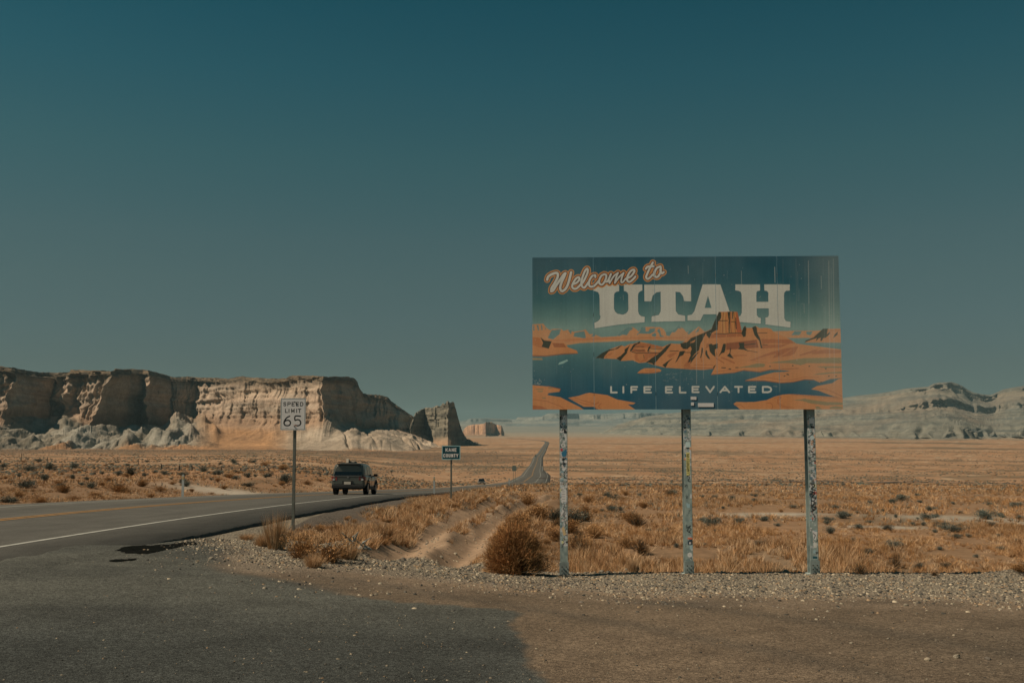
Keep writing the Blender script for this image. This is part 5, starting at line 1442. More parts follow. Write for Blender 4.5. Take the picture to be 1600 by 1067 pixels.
    mb = MB(); mb.box((0, .10, 1.735), (.66, .14, .018)); mb.build('spoiler', M_blk, r, bevel=.01)
    mb = MB(); mb.box((0, -.01, .985), (.05, .01, .04)); mb.build('badge', M_rim, r)
    mb = MB(); mb.tube([(.1, .05, 1.20), (-.5, .045, 1.17)], .01, 5); mb.build('wiper', M_blk, r)
    mb = MB(); mb.box((0, 1.6, .36), (.7, 1.6, .05)); mb.build('underbody', M_blk, r)
    # what it carries on the roof
    mb = MB(); mb.tube([(-.2, .9, 1.80), (-.18, .86, 1.90), (-.14, .84, 2.0)], [.035, .03, .02], 6)
    mb.prism([(.55, 1.82), (1.15, 1.82), (.95, 2.02), (.66, 2.05)], -.24, -.10, axis='x')
    mb.build('roof_fin', M_lug, r)
    mb = MB(); mb.box((.06, 1.2, 1.87), (.16, .4, .045)); mb.build('roof_bag', M_lug, r, bevel=.02)
    return r
suv()
def small_car():
    d = 258.0
    x = xfx(753.2, 757, d)
    gz = zfy(757.6, d)
    gz = float(road_z(d)) if abs(gz - float(road_z(d))) > 1.2 else gz
    r = empty('oncoming_car', (x, d, gz), radians(6)); tag(r, 'tiny dark oncoming car in the dip of the highway', 'car')
    hw = .93
    loft('body', [(0, [(.8, .3), (hw - .05, .4), (hw - .03, .62), (.8, .78), (-.8, .78), (-(hw - .03), .62), (-(hw - .05), .4), (-.8, .3)]), (.5, [(.85, .22), (hw, .4), (hw, .68), (.86, .9), (-.86, .9), (-hw, .68), (-hw, .4), (-.85, .22)]), (4.2, [(.85, .22), (hw, .4), (hw, .75), (.86, .98), (-.86, .98), (-hw, .75), (-hw, .4), (-.85, .22)])], M_carp, r)
    loft('cabin', [(1.1, [(.82, .9), (.8, .95), (-.8, .95), (-.82, .9)]), (1.9, [(.84, .9), (.64, 1.52), (-.64, 1.52), (-.84, .9)]), (3.4, [(.84, .9), (.64, 1.5), (-.64, 1.5), (-.84, .9)]), (4.1, [(.82, .9), (.7, 1.0), (-.7, 1.0), (-.82, .9)])], M_glassd, r)
    for s in (1, -1):
        mb = MB(); mb.box((s * .66, -.01, .66), (.17, .06, .085)); mb.build('headlight', M_clear, r)
        wheel(r, s * .80, .8, .33, .22); wheel(r, s * .80, 3.4, .33, .22)
    mb = MB(); mb.box((0, -.03, .42), (.3, .03, .07)); mb.build('number_plate', M_plate, r)
small_car()

# ------------------------------------------------------------------ plants
def tri_cloud(n, fn):
    """n little triangles; fn(i, rnd) -> base point, direction, length, width, colour"""
    V = np.empty((n * 3, 3)); Cc = np.empty((n * 3, 3))
    for i in range(n):
        b, dr, L, w, c = fn(i)
        dr = Vector(dr).normalized()
        s = dr.cross(Vector((NRr.gauss(0, 1), NRr.gauss(0, 1), NRr.gauss(0, 1)))).normalized()
        b = Vector(b)
        V[3 * i] = b - s * w; V[3 * i + 1] = b + s * w; V[3 * i + 2] = b + dr * L
        Cc[3 * i:3 * i + 3] = c
    return V, Cc
NRr = random.Random(3)
M_leaf = mat_attr('dry_foliage', rough=.9, scales=((3.0, .12),), spec=.1)
def shrub_mesh(name, n, rad, h, tones, twig=.5, leaf=(.07, .012), spread=1.0, seed=1, dark=None, lobes=7):
    NRr.seed(seed)
    lob = [(NRr.uniform(-.55, .55) * rad * spread, NRr.uniform(-.55, .55) * rad * spread, NRr.uniform(.3, .75) * h, NRr.uniform(.3, .55)) for _ in range(lobes)]
    def fn(i):
        lx, ly, lz, ls = NRr.choice(lob)
        if NRr.random() < twig:
            a = NRr.uniform(0, 2 * pi); e = NRr.uniform(.25, 1.4)
            q = NRr.uniform(0, .75)
            tip = Vector((cos(a) * cos(e) * rad, sin(a) * cos(e) * rad, sin(e) * h))
            tip = tip * .7 + Vector((lx, ly, lz)) * .3
            b = tip * q + Vector((NRr.gauss(0, .03), NRr.gauss(0, .03), 0)) * rad
            dr = tip.normalized() + Vector((NRr.gauss(0, .25), NRr.gauss(0, .25), NRr.gauss(0, .25)))
            L = NRr.uniform(.15, .42) * h; w = leaf[1] * .6
            k = NRr.uniform(.55, .95)
        else:
            v = Vector((NRr.gauss(0, 1), NRr.gauss(0, 1), NRr.gauss(0, 1))).normalized() * (NRr.random() ** .33) * ls
            b = Vector((lx + v.x * rad, ly + v.y * rad, max(.02 * h, lz + v.z * h * .8)))
            dr = (b.x * .8 / rad + NRr.gauss(0, .4), b.y * .8 / rad + NRr.gauss(0, .4), .7 + NRr.gauss(0, .4))
            L = NRr.uniform(.6, 1.5) * leaf[0]; w = leaf[1] * NRr.uniform(.7, 1.4)
            k = NRr.uniform(.7, 1.2)
        t = tones[int(NRr.random() * len(tones))]
        return b, dr, L, w, tuple(k * c for c in t)
    V, Cc = tri_cloud(n, fn)
    o = mesh_from(name, V, tris=np.arange(len(V)).reshape(-1, 3), mat=M_leaf, link=False)
    set_col(o, Cc)
    me = o.data; bpy.data.objects.remove(o)
    return me
def tone(*L): return [alb(*c) for c in L]
SAGE = tone((116, 116, 98), (98, 102, 88), (130, 124, 100), (84, 86, 72))
DKB = tone((74, 70, 56), (58, 56, 46), (92, 82, 60))
GOLD = tone((184, 130, 78), (166, 114, 66), (196, 144, 90), (138, 98, 60))
STRAW = [tuple(1.18 * v for v in c) for c in tone((206, 160, 112), (194, 146, 98), (178, 128, 82), (214, 172, 126))]
RUSTY = tone((184, 118, 66), (166, 104, 56), (196, 134, 78), (140, 88, 48))
P_SAGE = [shrub_mesh('sagebrush', 1500, .5, .62, SAGE, .35, (.05, .011), seed=10 + k) for k in range(4)]
P_DARK = [shrub_mesh('dark_brush', 1500, .5, .6, DKB + SAGE[:1], .5, (.05, .010), seed=20 + k) for k in range(3)]
P_GOLD = [shrub_mesh('rabbitbrush', 1600, .5, .65, GOLD, .45, (.055, .009), seed=30 + k) for k in range(4)]
P_TWIG = [shrub_mesh('twiggy_shrub', 900, .5, .8, DKB + GOLD[:2], .85, (.05, .008), seed=40 + k) for k in range(2)]
def grass_tuft(name, n, rad, h, seed, tones, w=.004, lean=.35):
    NRr.seed(seed)
    def fn(i):
        a = NRr.uniform(0, 2 * pi); q = rad * .35 * NRr.random()
        b = (cos(a) * q, sin(a) * q, -.02)
        l = abs(NRr.gauss(0, lean))
        dr = (cos(a) * l + NRr.gauss(0, .07), sin(a) * l + NRr.gauss(0, .07), 1)
        t = tones[int(NRr.random() * len(tones))]; k = NRr.uniform(.75, 1.15)
        return b, dr, h * NRr.uniform(.45, 1.1), w, tuple(k * c for c in t)
    V, Cc = tri_cloud(n, fn)
    o = mesh_from(name, V, tris=np.arange(len(V)).reshape(-1, 3), mat=M_leaf, link=False)
    set_col(o, Cc); me = o.data; bpy.data.objects.remove(o)
    return me
P_TUFT = [grass_tuft('grass_clump', 900, .5, .75, 50 + k, STRAW, w=.0055) for k in range(3)]
def put_plant(name, meshes, px, py, wpx, label, cat, group=None, hk=1.0, at=None):
    x, y, z = at if at else ground_at(px, py)
    s = wpx / F * y
    o = bpy.data.objects.new(name, rnd.choice(meshes))
    COL.objects.link(o)
    o.location = (x, y, z - .03 * s)
    o.rotation_euler = (0, 0, rnd.uniform(0, 6.28))
    o.scale = (s, s * rnd.uniform(.8, 1.1), s * hk * rnd.uniform(.8, 1.05))
    tag(o, label, cat, group)
    return o
LS = 'grey-green sagebrush clump in the dry field beyond the left side of the highway'
GSL = 'sagebrush left of the highway'
for x, y, w in ((5, 731, 18), (45, 737, 30), (76, 734, 26), (115, 732, 24), (70, 751, 26), (114, 748, 18), (136, 750, 14), (184, 743, 16), (241, 739, 10), (257, 742, 16), (268, 749, 9), (318, 738, 18), (336, 742, 12), (354, 745, 11), (388, 746, 18), (399, 745, 12), (415, 746, 15), (446, 748, 12), (60, 722, 14), (160, 741, 12), (30, 745, 12), (200, 728, 10), (225, 744, 9), (500, 742, 10), (478, 739, 12), (368, 738, 10), (612, 738, 8), (330, 750, 9)):
    put_plant('sagebrush', P_SAGE, x, y, w, LS, 'bush', GSL, .85)
put_plant('sagebrush', P_SAGE, 39, 763, 44, 'widest rounded sagebrush near the left edge, beyond the highway', 'bush', None, .75)
put_plant('sagebrush', P_SAGE, 143, 763, 24, 'rounded dark sagebrush right of the widest one, beyond the highway', 'bush', None, .8)
put_plant('sagebrush', P_DARK, 205, 743, 26, 'dark sagebrush with a pale bare patch under it, beyond the highway', 'bush', None, .9)
put_plant('sagebrush', P_SAGE, 291, 760, 22, 'sagebrush just behind the white marker post at the left', 'bush', None, .8)
put_plant('sagebrush', P_SAGE, 287, 744, 18, 'dark sagebrush level with the top of the white marker post at the left', 'bush', None, .8)
put_plant('dark_brush', P_DARK, 12, 785, 62, 'low dark brush lying along the far verge at the left edge of the picture', 'bush', None, .3)
put_plant('dark_brush', P_DARK, 384, 759, 44, 'low dark brush over a pale bank left of the speed limit sign', 'bush', None, .28)
put_plant('dark_brush', P_DARK, 420, 745, 20, 'dark brush left of the speed limit post, above the pale bank', 'bush', None, .7)
LG = 'golden dry bush in the field beyond the left side of the highway'
for x, y, w in ((100, 770, 40), (185, 768, 50), (222, 760, 34), (65, 787, 40), (150, 775, 26), (250, 768, 24), (30, 777, 30), (120, 782, 28), (350, 764, 20), (330, 772, 12), (300, 768, 16), (236, 777, 20), (200, 745, 20), (270, 757, 18), (340, 752, 16), (440, 758, 20), (480, 757, 22), (500, 752, 16), (170, 752, 22), (90, 756, 22)):
    put_plant('rabbitbrush', P_GOLD, x, y, w, LG, 'bush', 'golden bushes left of the highway', .6)
LR = 'small grey-green bush on the sandy plain right of the billboard posts'
for x, y, w in ((1240, 794, 16), (1327, 807, 14), (1340, 802, 10), (1305, 795, 18), (1426, 821, 16), (1453, 798, 20), (1463, 819, 12), (1461, 832, 12), (1468, 859, 14), (1500, 802, 12), (1536, 805, 20), (1565, 809, 16), (1592, 811, 18), (1514, 839, 14), (1527, 871, 14), (1400, 808, 12), (1420, 795, 10), (1560, 838, 12), (1585, 822, 12), (1380, 800, 12), (1500, 822, 10), (1590, 846, 14), (1360, 817, 12), (1545, 790, 12), (1490, 788, 10), (1290, 812, 12), (1408, 846, 14), (1335, 845, 12)):
    put_plant('sagebrush', P_SAGE, x, y, w, LR, 'bush', 'small bushes right of the billboard posts', .85)
put_plant('sagebrush', P_SAGE, 1298, 834, 28, 'grey-green bush just right of the right billboard post', 'bush', None, .8)
put_plant('sagebrush', P_SAGE, 1342, 827, 24, 'grey-green bush with a dark shadow, right of the right billboard post', 'bush', None, .8)
put_plant('sagebrush', P_DARK, 1386, 828, 30, 'dark low bush midway across the sand right of the billboard', 'bush', None, .6)
put_plant('sagebrush', P_SAGE, 1396, 855, 40, 'widest grey bush in the field right of the billboard', 'bush', None, .6)
put_plant('sagebrush', P_DARK, 1357, 865, 28, 'dark brown bush right of the foot of the right post', 'bush', None, .6)
put_plant('sagebrush', P_SAGE, 1494, 841, 22, 'grey bush left of a pale bare patch at the right', 'bush', None, .7)
put_plant('sagebrush', P_SAGE, 1566, 861, 24, 'grey bush near the right edge above the gravel', 'bush', None, .7)
put_plant('sagebrush', P_SAGE, 1548, 822, 18, 'dark round bush with a long shadow near the right edge', 'bush', None, .9)
LM = 'small dull bush between the billboard posts'
for x, y, w in ((1046, 774, 18), (935, 856, 16), (1098, 778, 14), (1117, 779, 14), (1145, 782, 20), (1180, 784, 14), (1113, 804, 14), (1098, 815, 20), (1154, 817, 22), (1193, 814, 22), (1197, 813, 16), (1015, 790, 14), (1130, 795, 12), (1220, 800, 12), (1000, 775, 12), (1062, 790, 12), (1215, 822, 14), (905, 775, 12), (1030, 806, 14)):
    put_plant('sagebrush', P_SAGE + P_GOLD[:1], x, y, w, LM, 'bush', 'small bushes between the billboard posts', .8)
put_plant('rabbitbrush', P_GOLD, 988, 818, 44, 'golden and grey bush left of the middle billboard post', 'bush', None, .75)
put_plant('dark_brush', P_DARK, 897, 820, 62, 'dark grey thicket behind the left billboard post', 'bush', None, .75)
put_plant('dark_brush', P_DARK, 866, 813, 48, 'dark thicket left of the left billboard post', 'bush', None, .8)
put_plant('dark_brush', P_DARK, 960, 781, 26, 'low dark bush left of the middle post, far back', 'bush', None, .6)
put_plant('rabbitbrush', P_GOLD, 918, 785, 28, 'golden bush with bare pale twigs behind the left billboard post', 'bush', None, .8)
put_plant('rabbitbrush', P_GOLD, 825, 790, 46, 'golden shrub behind the great tumbleweed, left of the left post', 'bush', None, .75)
put_plant('rabbitbrush', P_GOLD, 842, 815, 60, 'broad golden shrub right behind the great tumbleweed', 'bush', None, .8)
put_plant('rabbitbrush', P_GOLD, 868, 845, 48, 'tan shrub between the great tumbleweed and the left post', 'bush', None, .8)
put_plant('twiggy_shrub', P_TWIG, 1345, 897, 48, 'bare brown twiggy shrub at the gravel edge right of the right post', 'shrub', None, .7)
put_plant('twiggy_shrub', P_TWIG, 1400, 888, 34, 'dark spiky bare shrub with branching twigs at the gravel edge', 'shrub', None, 1.4)
put_plant('twiggy_shrub', P_TWIG, 1460, 899, 24, 'small brown tuft on the sand below the dark shadow line at the right', 'shrub', None, .5)
put_plant('dark_brush', P_DARK, 1436, 888, 28, 'dark spiky plant on the lip of earth right of the billboard', 'shrub', None, .7)
put_plant('dark_brush', P_DARK, 1477, 888, 22, 'dark pointed plant on the lip of earth, farther right', 'shrub', None, .9)
put_plant('tumbleweed', P_GOLD, 1594, 892, 46, 'orange dry tumbleweed at the right edge of the picture', 'bush', None, .6)
put_plant('grass_clump', P_TUFT, 990, 893, 34, 'upright brown grass clump at the gravel edge between the left and middle posts', 'grass clump', None, 1.0)
put_plant('grass_clump', P_TUFT, 431, 858, 62, 'tall pale grass clump left of the speed limit post', 'grass clump', None, 1.35)
put_plant('grass_clump', P_TUFT, 411, 853, 50, 'leaning grass clump at the tip of the verge, left of the speed limit post', 'grass clump', None, .8)
put_plant('grass_clump', P_TUFT, 386, 843, 38, 'outermost straw clump beside the highway edge', 'grass clump', None, .5)
put_plant('rabbitbrush', P_GOLD, 470, 872, 92, 'brown bush at the foot of the speed limit sign', 'bush', None, .6)
put_plant('rabbitbrush', P_GOLD, 516, 878, 88, 'orange brown bush right of the speed limit sign', 'bush', None, .7)
put_plant('grass_clump', P_TUFT, 490, 886, 52, 'pale round straw clump nearest the gravel below the speed limit sign', 'grass clump', None, .8)
put_plant('grass_clump', P_TUFT, 545, 874, 56, 'straw clump beside the bleached branch', 'grass clump', None, .8)
# more of the same, spread by the hundred over both fields
RS = random.Random(91)
for k in range(70):
    px, py = RS.uniform(880, 1600), 774 + 90 * RS.random() ** 1.6
    w = (6 + (py - 770) * .15) * RS.lognormvariate(0, .5)
    if k % 3: px, py = lastp[0] + RS.gauss(0, 26), min(880, max(774, lastp[1] + RS.gauss(0, 5)))
    lastp = (px, py)
    if px < 1262: put_plant('sagebrush', P_SAGE + P_GOLD[:2], px, py, w, LM, 'bush', 'small bushes between the billboard posts', .75)
    else: put_plant('sagebrush', P_SAGE, px, py, w, LR, 'bush', 'small bushes right of the billboard posts', .75)
for k in range(56):
    px, py = RS.uniform(0, 520), 722 + 46 * RS.random() ** 1.3
    w = (5 + (py - 720) * .27) * RS.lognormvariate(0, .5)
    if k % 3 and k: px, py = lastp[0] + RS.gauss(0, 22), min(770, max(722, lastp[1] + RS.gauss(0, 4)))
    lastp = (px, py)
    if RS.random() < .6: put_plant('sagebrush', P_SAGE, px, py, w, LS, 'bush', GSL, .75)
    else: put_plant('rabbitbrush', P_GOLD, px, py, w, LG, 'bush', 'golden bushes left of the highway', .6)
LV = 'ragged straw-coloured clump on the verge between the highway and the dirt track'
for k in range(46):
    px = RS.uniform(430, 770); py = np.interp(px, [430, 560, 650, 770], [838, 800, 782, 764]) + RS.random() ** .8 * np.interp(px, [430, 600, 650, 770], [34, 62, 36, 16])
    if abs(px - 457) < 10: continue
    put_plant('rabbitbrush', P_GOLD[1:] + P_TUFT[:1], px, py, RS.uniform(.25, .5) * F / ground_at(px, py)[1], LV, 'bush', 'ragged clumps on the verge', .6)
LB = 'tan brush clump in the thicket behind the left billboard post'
for k in range(26):
    px = RS.uniform(800, 1010); py = RS.uniform(790, 868)
    put_plant('rabbitbrush', P_GOLD + P_TWIG, px, py, RS.uniform(.4, .85) * F / ground_at(px, py)[1], LB, 'bush', 'brush behind the left post', .75)
# a row of low dark brush far right
for k, x in enumerate((1497, 1506, 1515, 1524, 1541, 1551, 1562, 1573, 1584)):
    put_plant('dark_brush', P_DARK, x, 765.5, 11, 'low dark brush in a short row far out on the plain at the right', 'bush', 'dark brush row far out on the right', .28)

# the great tumbleweed bush by the left post
def great_bush():
    x, y, z = ground_at(803, 897)
    root = empty('tumbleweed_bush', (x, y, z)); tag(root, 'great rounded orange-brown tumbleweed bush beside the left billboard post', 'bush')
    R = random.Random(12); s = y / F
    NRr.seed(77)
    rad, h = 46 * s, 76 * s
    def blob(a, e):
        # uneven outline
        return 1 + .16 * sin(3 * a + 1.3) * cos(e) + .13 * sin(7 * a + 4 * e) + .12 * sin(11 * e + 3 * a) + NRr.gauss(0, .05)
    def fn(i):
        a = NRr.uniform(0, 2 * pi); e = math.asin(NRr.random() ** .8)
        q = (.45 + .55 * NRr.random() ** .5) * blob(a, e) * .93
        b = Vector((cos(a) * cos(e) * rad * q, sin(a) * cos(e) * rad * q * .8, sin(e) * h * q + .02))
        dr = Vector((b.x / rad + NRr.gauss(0, .5), b.y / rad + NRr.gauss(0, .5), .55 + NRr.gauss(0, .5)))
        tn = RUSTY + GOLD[:1] if NRr.random() < .7 else GOLD
        t = tn[int(NRr.random() * len(tn))]; k = NRr.uniform(.7, 1.2)
        # the lower right flank, turned from the sun, has its shade painted in
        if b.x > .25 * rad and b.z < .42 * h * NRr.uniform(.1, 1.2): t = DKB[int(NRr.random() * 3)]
        return b, dr, NRr.uniform(.03, .075), .0034, tuple(k * c for c in t)
    V, Cc = tri_cloud(21000, fn)
    o = mesh_from('foliage', V, tris=np.arange(len(V)).reshape(-1, 3), mat=M_leaf, parent=root); set_col(o, Cc)
    def fb(i):
        a = NRr.uniform(0, 2 * pi); e = NRr.uniform(.05, 1.5); q = NRr.random() * .7
        tip = Vector((cos(a) * cos(e) * rad, sin(a) * cos(e) * rad * .8, sin(e) * h))
        return tip * q, tip.normalized() + Vector((NRr.gauss(0, .2), NRr.gauss(0, .2), NRr.gauss(0, .2))), .3 * h, .004, tuple(NRr.uniform(.5, 1) * c for c in alb(104, 74, 48))
    V, Cc = tri_cloud(1800, fb)
    def fo(i):
        a = NRr.uniform(0, 2 * pi); e = math.asin(NRr.random())
        b = Vector((cos(a) * cos(e) * rad, sin(a) * cos(e) * rad * .8, sin(e) * h)) * NRr.uniform(.75, 1.0)
        t = GOLD[int(NRr.random() * 3)]; k = NRr.uniform(.8, 1.3)
        return b, b.normalized() + Vector((NRr.gauss(0, .35), NRr.gauss(0, .35), .3 + NRr.gauss(0, .3))), NRr.uniform(.06, .20), .0026, tuple(k * c for c in t)
    V2, C2 = tri_cloud(3200, fo)
    V = np.vstack([V, V2]); Cc = np.vstack([Cc, C2])
    o = mesh_from('branches', V, tris=np.arange(len(V)).reshape(-1, 3), mat=M_leaf, parent=root); set_col(o, Cc)
great_bush()

# ------------------------------------------------------------------ dry grass and far scrub, one mass each
def blades(name, X, Y, H, W, n, cols, lean=.35, hj=.5, spread=.12):
    """n blades per tuft, all in one mesh; cols (N,3)"""
    N = len(X); R = NR
    Z = T(X, Y)
    k = N * n
    bx = np.repeat(X, n); by = np.repeat(Y, n); bz = np.repeat(Z, n); hh = np.repeat(H, n); ww = np.repeat(W, n)
    a = R.uniform(0, 2 * pi, k); q = R.uniform(0, 1, k) * spread * hh * 2
    bx = bx + np.cos(a) * q; by = by + np.sin(a) * q
    l = np.abs(R.normal(0, lean, k)); L = hh * R.uniform(1 - hj, 1.1, k)
    tx = bx + np.cos(a) * l * L + R.normal(0, .08, k) * L; ty = by + np.sin(a) * l * L + R.normal(0, .08, k) * L; tz = bz + L * R.uniform(.75, 1, k)
    p = R.uniform(0, pi, k)
    dx, dy = np.cos(p) * ww, np.sin(p) * ww
    V = np.empty((k, 3, 3))
    V[:, 0] = np.stack([bx - dx, by - dy, bz - .02], -1); V[:, 1] = np.stack([bx + dx, by + dy, bz - .02], -1); V[:, 2] = np.stack([tx, ty, tz], -1)
    c = np.repeat(cols, n, 0) * R.uniform(.72, 1.2, k)[:, None]
    o = mesh_from(name, V.reshape(-1, 3), tris=np.arange(3 * k).reshape(-1, 3), mat=M_leaf)
    set_col(o, np.repeat(c, 3, 0))
    return tag(o, kind='stuff')
def off_limits(X, Y):
    ex = X - road_x(Y)
    bad = (ex > -5.6) & (ex < np.where(Y < 60, 6.9 + .6 * vnoise(X, Y * .4, seed=9), 7.2))
    t, m = track_mask(X, Y)
    bad |= (m > .3) & (np.abs(t) < .95 + .3 * vnoise(X * .9, Y * .5, seed=12)) & ~((np.abs(t - .05) < .2) & (vnoise(X * 1.2, Y * .7, seed=13) > .1))
    edge = np.interp(X, [-12, -5.6, -4.6, -3.2, -2.2, -1.2, 0, 2, 6, 9, 13, 20], [60, 40, 19.0, 17.8, 16.9, 17.0, 17.0, 16.62, 16.62, 16.7, 17.3, 18.0])
    bad |= (ex > 0) & (Y < edge + .25 * vnoise(X * 1.5, Y, seed=14))
    for cx_, cy_, rx, ry in ((12.6, 29.3, 1.9, 1.2), (8.0, 31.0, 1.7, 1.0), (-17.5, 66, 5, 4.5), (14.6, 26.5, 1.3, .7), (9.4, 26.0, .8, .5)):
        bad |= ((X - cx_) / rx) ** 2 + ((Y - cy_) / ry) ** 2 < 1
    return bad
def pick(tones, n):
    t = np.array(tones)
    return t[NR.randint(0, len(t), n)]
def grass_zone(name, n, y0, y1, ang, H, W, nb, tones, dens_scale, thr, **kw):
    u = NR.uniform(0, 1, n); Y = y0 * (y1 / y0) ** (u ** .8)
    X = NR.uniform(ang[0], ang[1], n) * Y
    g = fbm(X / dens_scale, Y / (dens_scale * 1.8), o=3, seed=301)
    keep = (g > thr - NR.uniform(0, .5, n)) & ~off_limits(X, Y)
    X, Y, g = X[keep], Y[keep], g[keep]
    shade_ = (1 + .35 * fbm(X / 2.5, Y / 5, o=3, seed=303))[:, None]
    h = H * (.55 + .9 * np.clip(g + .3, 0, 1)) * NR.uniform(.6, 1.2, len(X))
    cols = pick(tones, len(X)) * shade_
    return blades(name, X, Y, h, np.full(len(X), W), nb, cols, **kw)
G1 = STRAW + tone((160, 112, 66), (140, 96, 58))
grass_zone('dry_grass', 12000, 16.8, 27, (-.42, .62), .14, .0042, 20, G1 + GOLD, 1.1, .06, lean=.9)
grass_zone('dry_grass', 22000, 27, 62, (-.62, .66), .18, .007, 12, G1 + GOLD + SAGE[:1], 1.8, .02, lean=.9)
grass_zone('dry_grass', 24000, 60, 190, (-.62, .64), .26, .02, 6, G1 + GOLD + SAGE[:2], 4.0, -.05, lean=.8)
# the thick pale grass right behind the posts and on the verge
def thick(name, n, box, H, W, nb, tones, seed):
    X = NR.uniform(box[0], box[1], n); Y = NR.uniform(box[2], box[3], n)
    g = fbm(X / .7, Y / 1.2, o=2, seed=seed)
    keep = (g > -.25) & ~off_limits(X, Y)
    X, Y, g = X[keep], Y[keep], g[keep]
    blades(name, X, Y, H * (.6 + .8 * (g + .25)) * NR.uniform(.6, 1.2, len(X)), np.full(len(X), W), nb, pick(tones, len(X)), lean=.6)
thick('dry_grass', 1500, (1.0, 6.6, 16.6, 21.5), .26, .0042, 22, G1, 311)
thick('dry_grass', 2400, (-4.8, -1.2, 17.2, 25), .24, .0042, 20, G1, 313)
thick('dry_grass', 3200, (-4.8, .8, 24, 46), .22, .006, 16, G1, 315)
# scrub dotted over the plain: too many and too small to tell one from another
def far_scrub():
    n = 46000
    u = NR.uniform(0, 1, n); Y = 105 * (1500 / 105) ** (u ** .8); X = NR.uniform(-.66, .66, n) * Y
    g = fbm(X / 30, Y / 90, o=4, seed=321)
    keep = (g > -.15 + NR.uniform(-.2, .35, n)) & ~off_limits(X, Y) & (np.abs(X - road_x(Y)) > 8)
    X, Y = X[keep], Y[keep]
    N = len(X); Z = T(X, Y)
    s = NR.uniform(.10, .34, N) * (1 + Y / 700)
    base = np.array([(-1, -.6, 0), (.9, -.7, 0), (1, .7, 0), (-.8, .8, 0), (-.6, -.4, .55), (.55, -.45, .6), (.5, .5, .5), (-.5, .4, .62)])
    F8 = np.array([(0, 1, 5), (0, 5, 4), (1, 2, 6), (1, 6, 5), (2, 3, 7), (2, 7, 6), (3, 0, 4), (3, 4, 7), (4, 5, 6), (4, 6, 7)])
    jit = NR.uniform(.6, 1.35, (N, 8, 3))
    P = base[None] * jit * s[:, None, None]
    a = NR.uniform(0, 6.28, N); ca, sa = np.cos(a)[:, None], np.sin(a)[:, None]
    V = np.stack([P[..., 0] * ca - P[..., 1] * sa + X[:, None], P[..., 0] * sa + P[..., 1] * ca + Y[:, None], P[..., 2] + Z[:, None] - .03], -1)
    Fc = (F8[None] + 8 * np.arange(N)[:, None, None]).reshape(-1, 3)
    o = mesh_from('scrub', V.reshape(-1, 3), tris=Fc, mat=M_leaf)
    tones = tone((128, 92, 60), (108, 82, 58), (90, 80, 62), (146, 108, 70), (80, 74, 60), (96, 94, 76))
    set_col(o, np.repeat(pick(tones, N) * NR.uniform(.75, 1.15, N)[:, None], 8, 0))
    tag(o, kind='stuff')
far_scrub()

# ------------------------------------------------------------------ stones
def stones(name, X, Y, S, tones):
    N = len(X); Z = np.maximum(T(X, Y), np.where(np.abs(X - road_x(Y)) < 5.7, road_z(Y), -99))
    ico = np.array([(-1, -.8, -.5), (.9, -.9, -.5), (1, .8, -.5), (-.8, 1, -.5), (-.7, -.5, .7), (.6, -.6, .8), (.6, .6, .65), (-.6, .5, .8)])
    fi = np.array([(0, 1, 5), (0, 5, 4), (1, 2, 6), (1, 6, 5), (2, 3, 7), (2, 7, 6), (3, 0, 4), (3, 4, 7), (4, 5, 6), (4, 6, 7)])
    P = ico[None] * NR.uniform(.55, 1.25, (N, 8, 3)) * (S[:, None, None] * NR.uniform(.6, 1.2, (N, 1, 3))) * np.array([1, 1, .7])
    a = NR.uniform(0, 6.28, N); ca, sa = np.cos(a)[:, None], np.sin(a)[:, None]
    V = np.stack([P[..., 0] * ca - P[..., 1] * sa + X[:, None], P[..., 0] * sa + P[..., 1] * ca + Y[:, None], P[..., 2] + (Z + S * .12)[:, None]], -1)
    Fc = (fi[None] + 8 * np.arange(N)[:, None, None]).reshape(-1, 3)
    o = mesh_from(name, V.reshape(-1, 3), tris=Fc, mat=M_stone)
    set_col(o, np.repeat(pick(tones, N) * NR.uniform(.7, 1.3, N)[:, None], 8, 0))
    return tag(o, kind='stuff')
M_stone = mat_attr('stone', rough=.9, scales=((12, .2),), spec=.15)
ST = tone((150, 132, 104), (134, 118, 94), (112, 98, 80), (168, 146, 114), (150, 120, 86), (88, 80, 66), (70, 66, 56))
def gravel():
    n = 70000
    Y = NR.uniform(8.0, 17.6, n); X = NR.uniform(-5.5, 11, n)
    gf = np.interp(X, [-6, -4.6, -3.2, -2, 2, 5, 9, 12, 20], [16.5, 15.2, 13.9, 13.9, 13.4, 12.8, 11.0, 9.8, 8.5])
    edge = np.interp(X, [-12, -5.6, -4.6, -3.2, -2.2, -1.2, 0, 2, 6, 9, 13, 20], [60, 40, 19.2, 18.0, 17.2, 17.2, 17.2, 16.9, 17.0, 17.4, 17.6, 18.0])
    keep = (Y < edge + .1) & (Y > gf - .3 + 1.6 * fbm(X / 1.5, Y / 1.5, o=3, seed=331) + NR.exponential(.5, n) - 1.2 * NR.exponential(.5, n)) & (X < Y * .62)
    X, Y = X[keep], Y[keep]
    stones('gravel', X, Y, .006 + .022 * NR.uniform(0, 1, len(X)) ** 3.0, ST)
    n = 7000
    Y = 5.5 * (17 / 5.5) ** NR.uniform(0, 1, n); X = NR.uniform(-.6, .62, n) * Y
    keep = (X > -2 + NR.uniform(-7, 2, n) * NR.uniform(0, 1, n)) & (Y < 17)
    X, Y = X[keep], Y[keep]
    stones('gravel', X, Y, .0035 + .010 * NR.uniform(0, 1, len(X)) ** 4, [tuple(.72 * v for v in c) for c in ST])
gravel()
def track_stones():
    n = 2200
    Y = NR.uniform(16.8, 40, n); X = np.interp(Y, [14, 18, 24, 31, 40, 52], [-1.7, -1.62, -1.35, -0.75, 0.3, 2.3]) + NR.normal(0, .8, n)
    stones('gravel', X, Y, .007 + .024 * NR.uniform(0, 1, n) ** 4, ST)
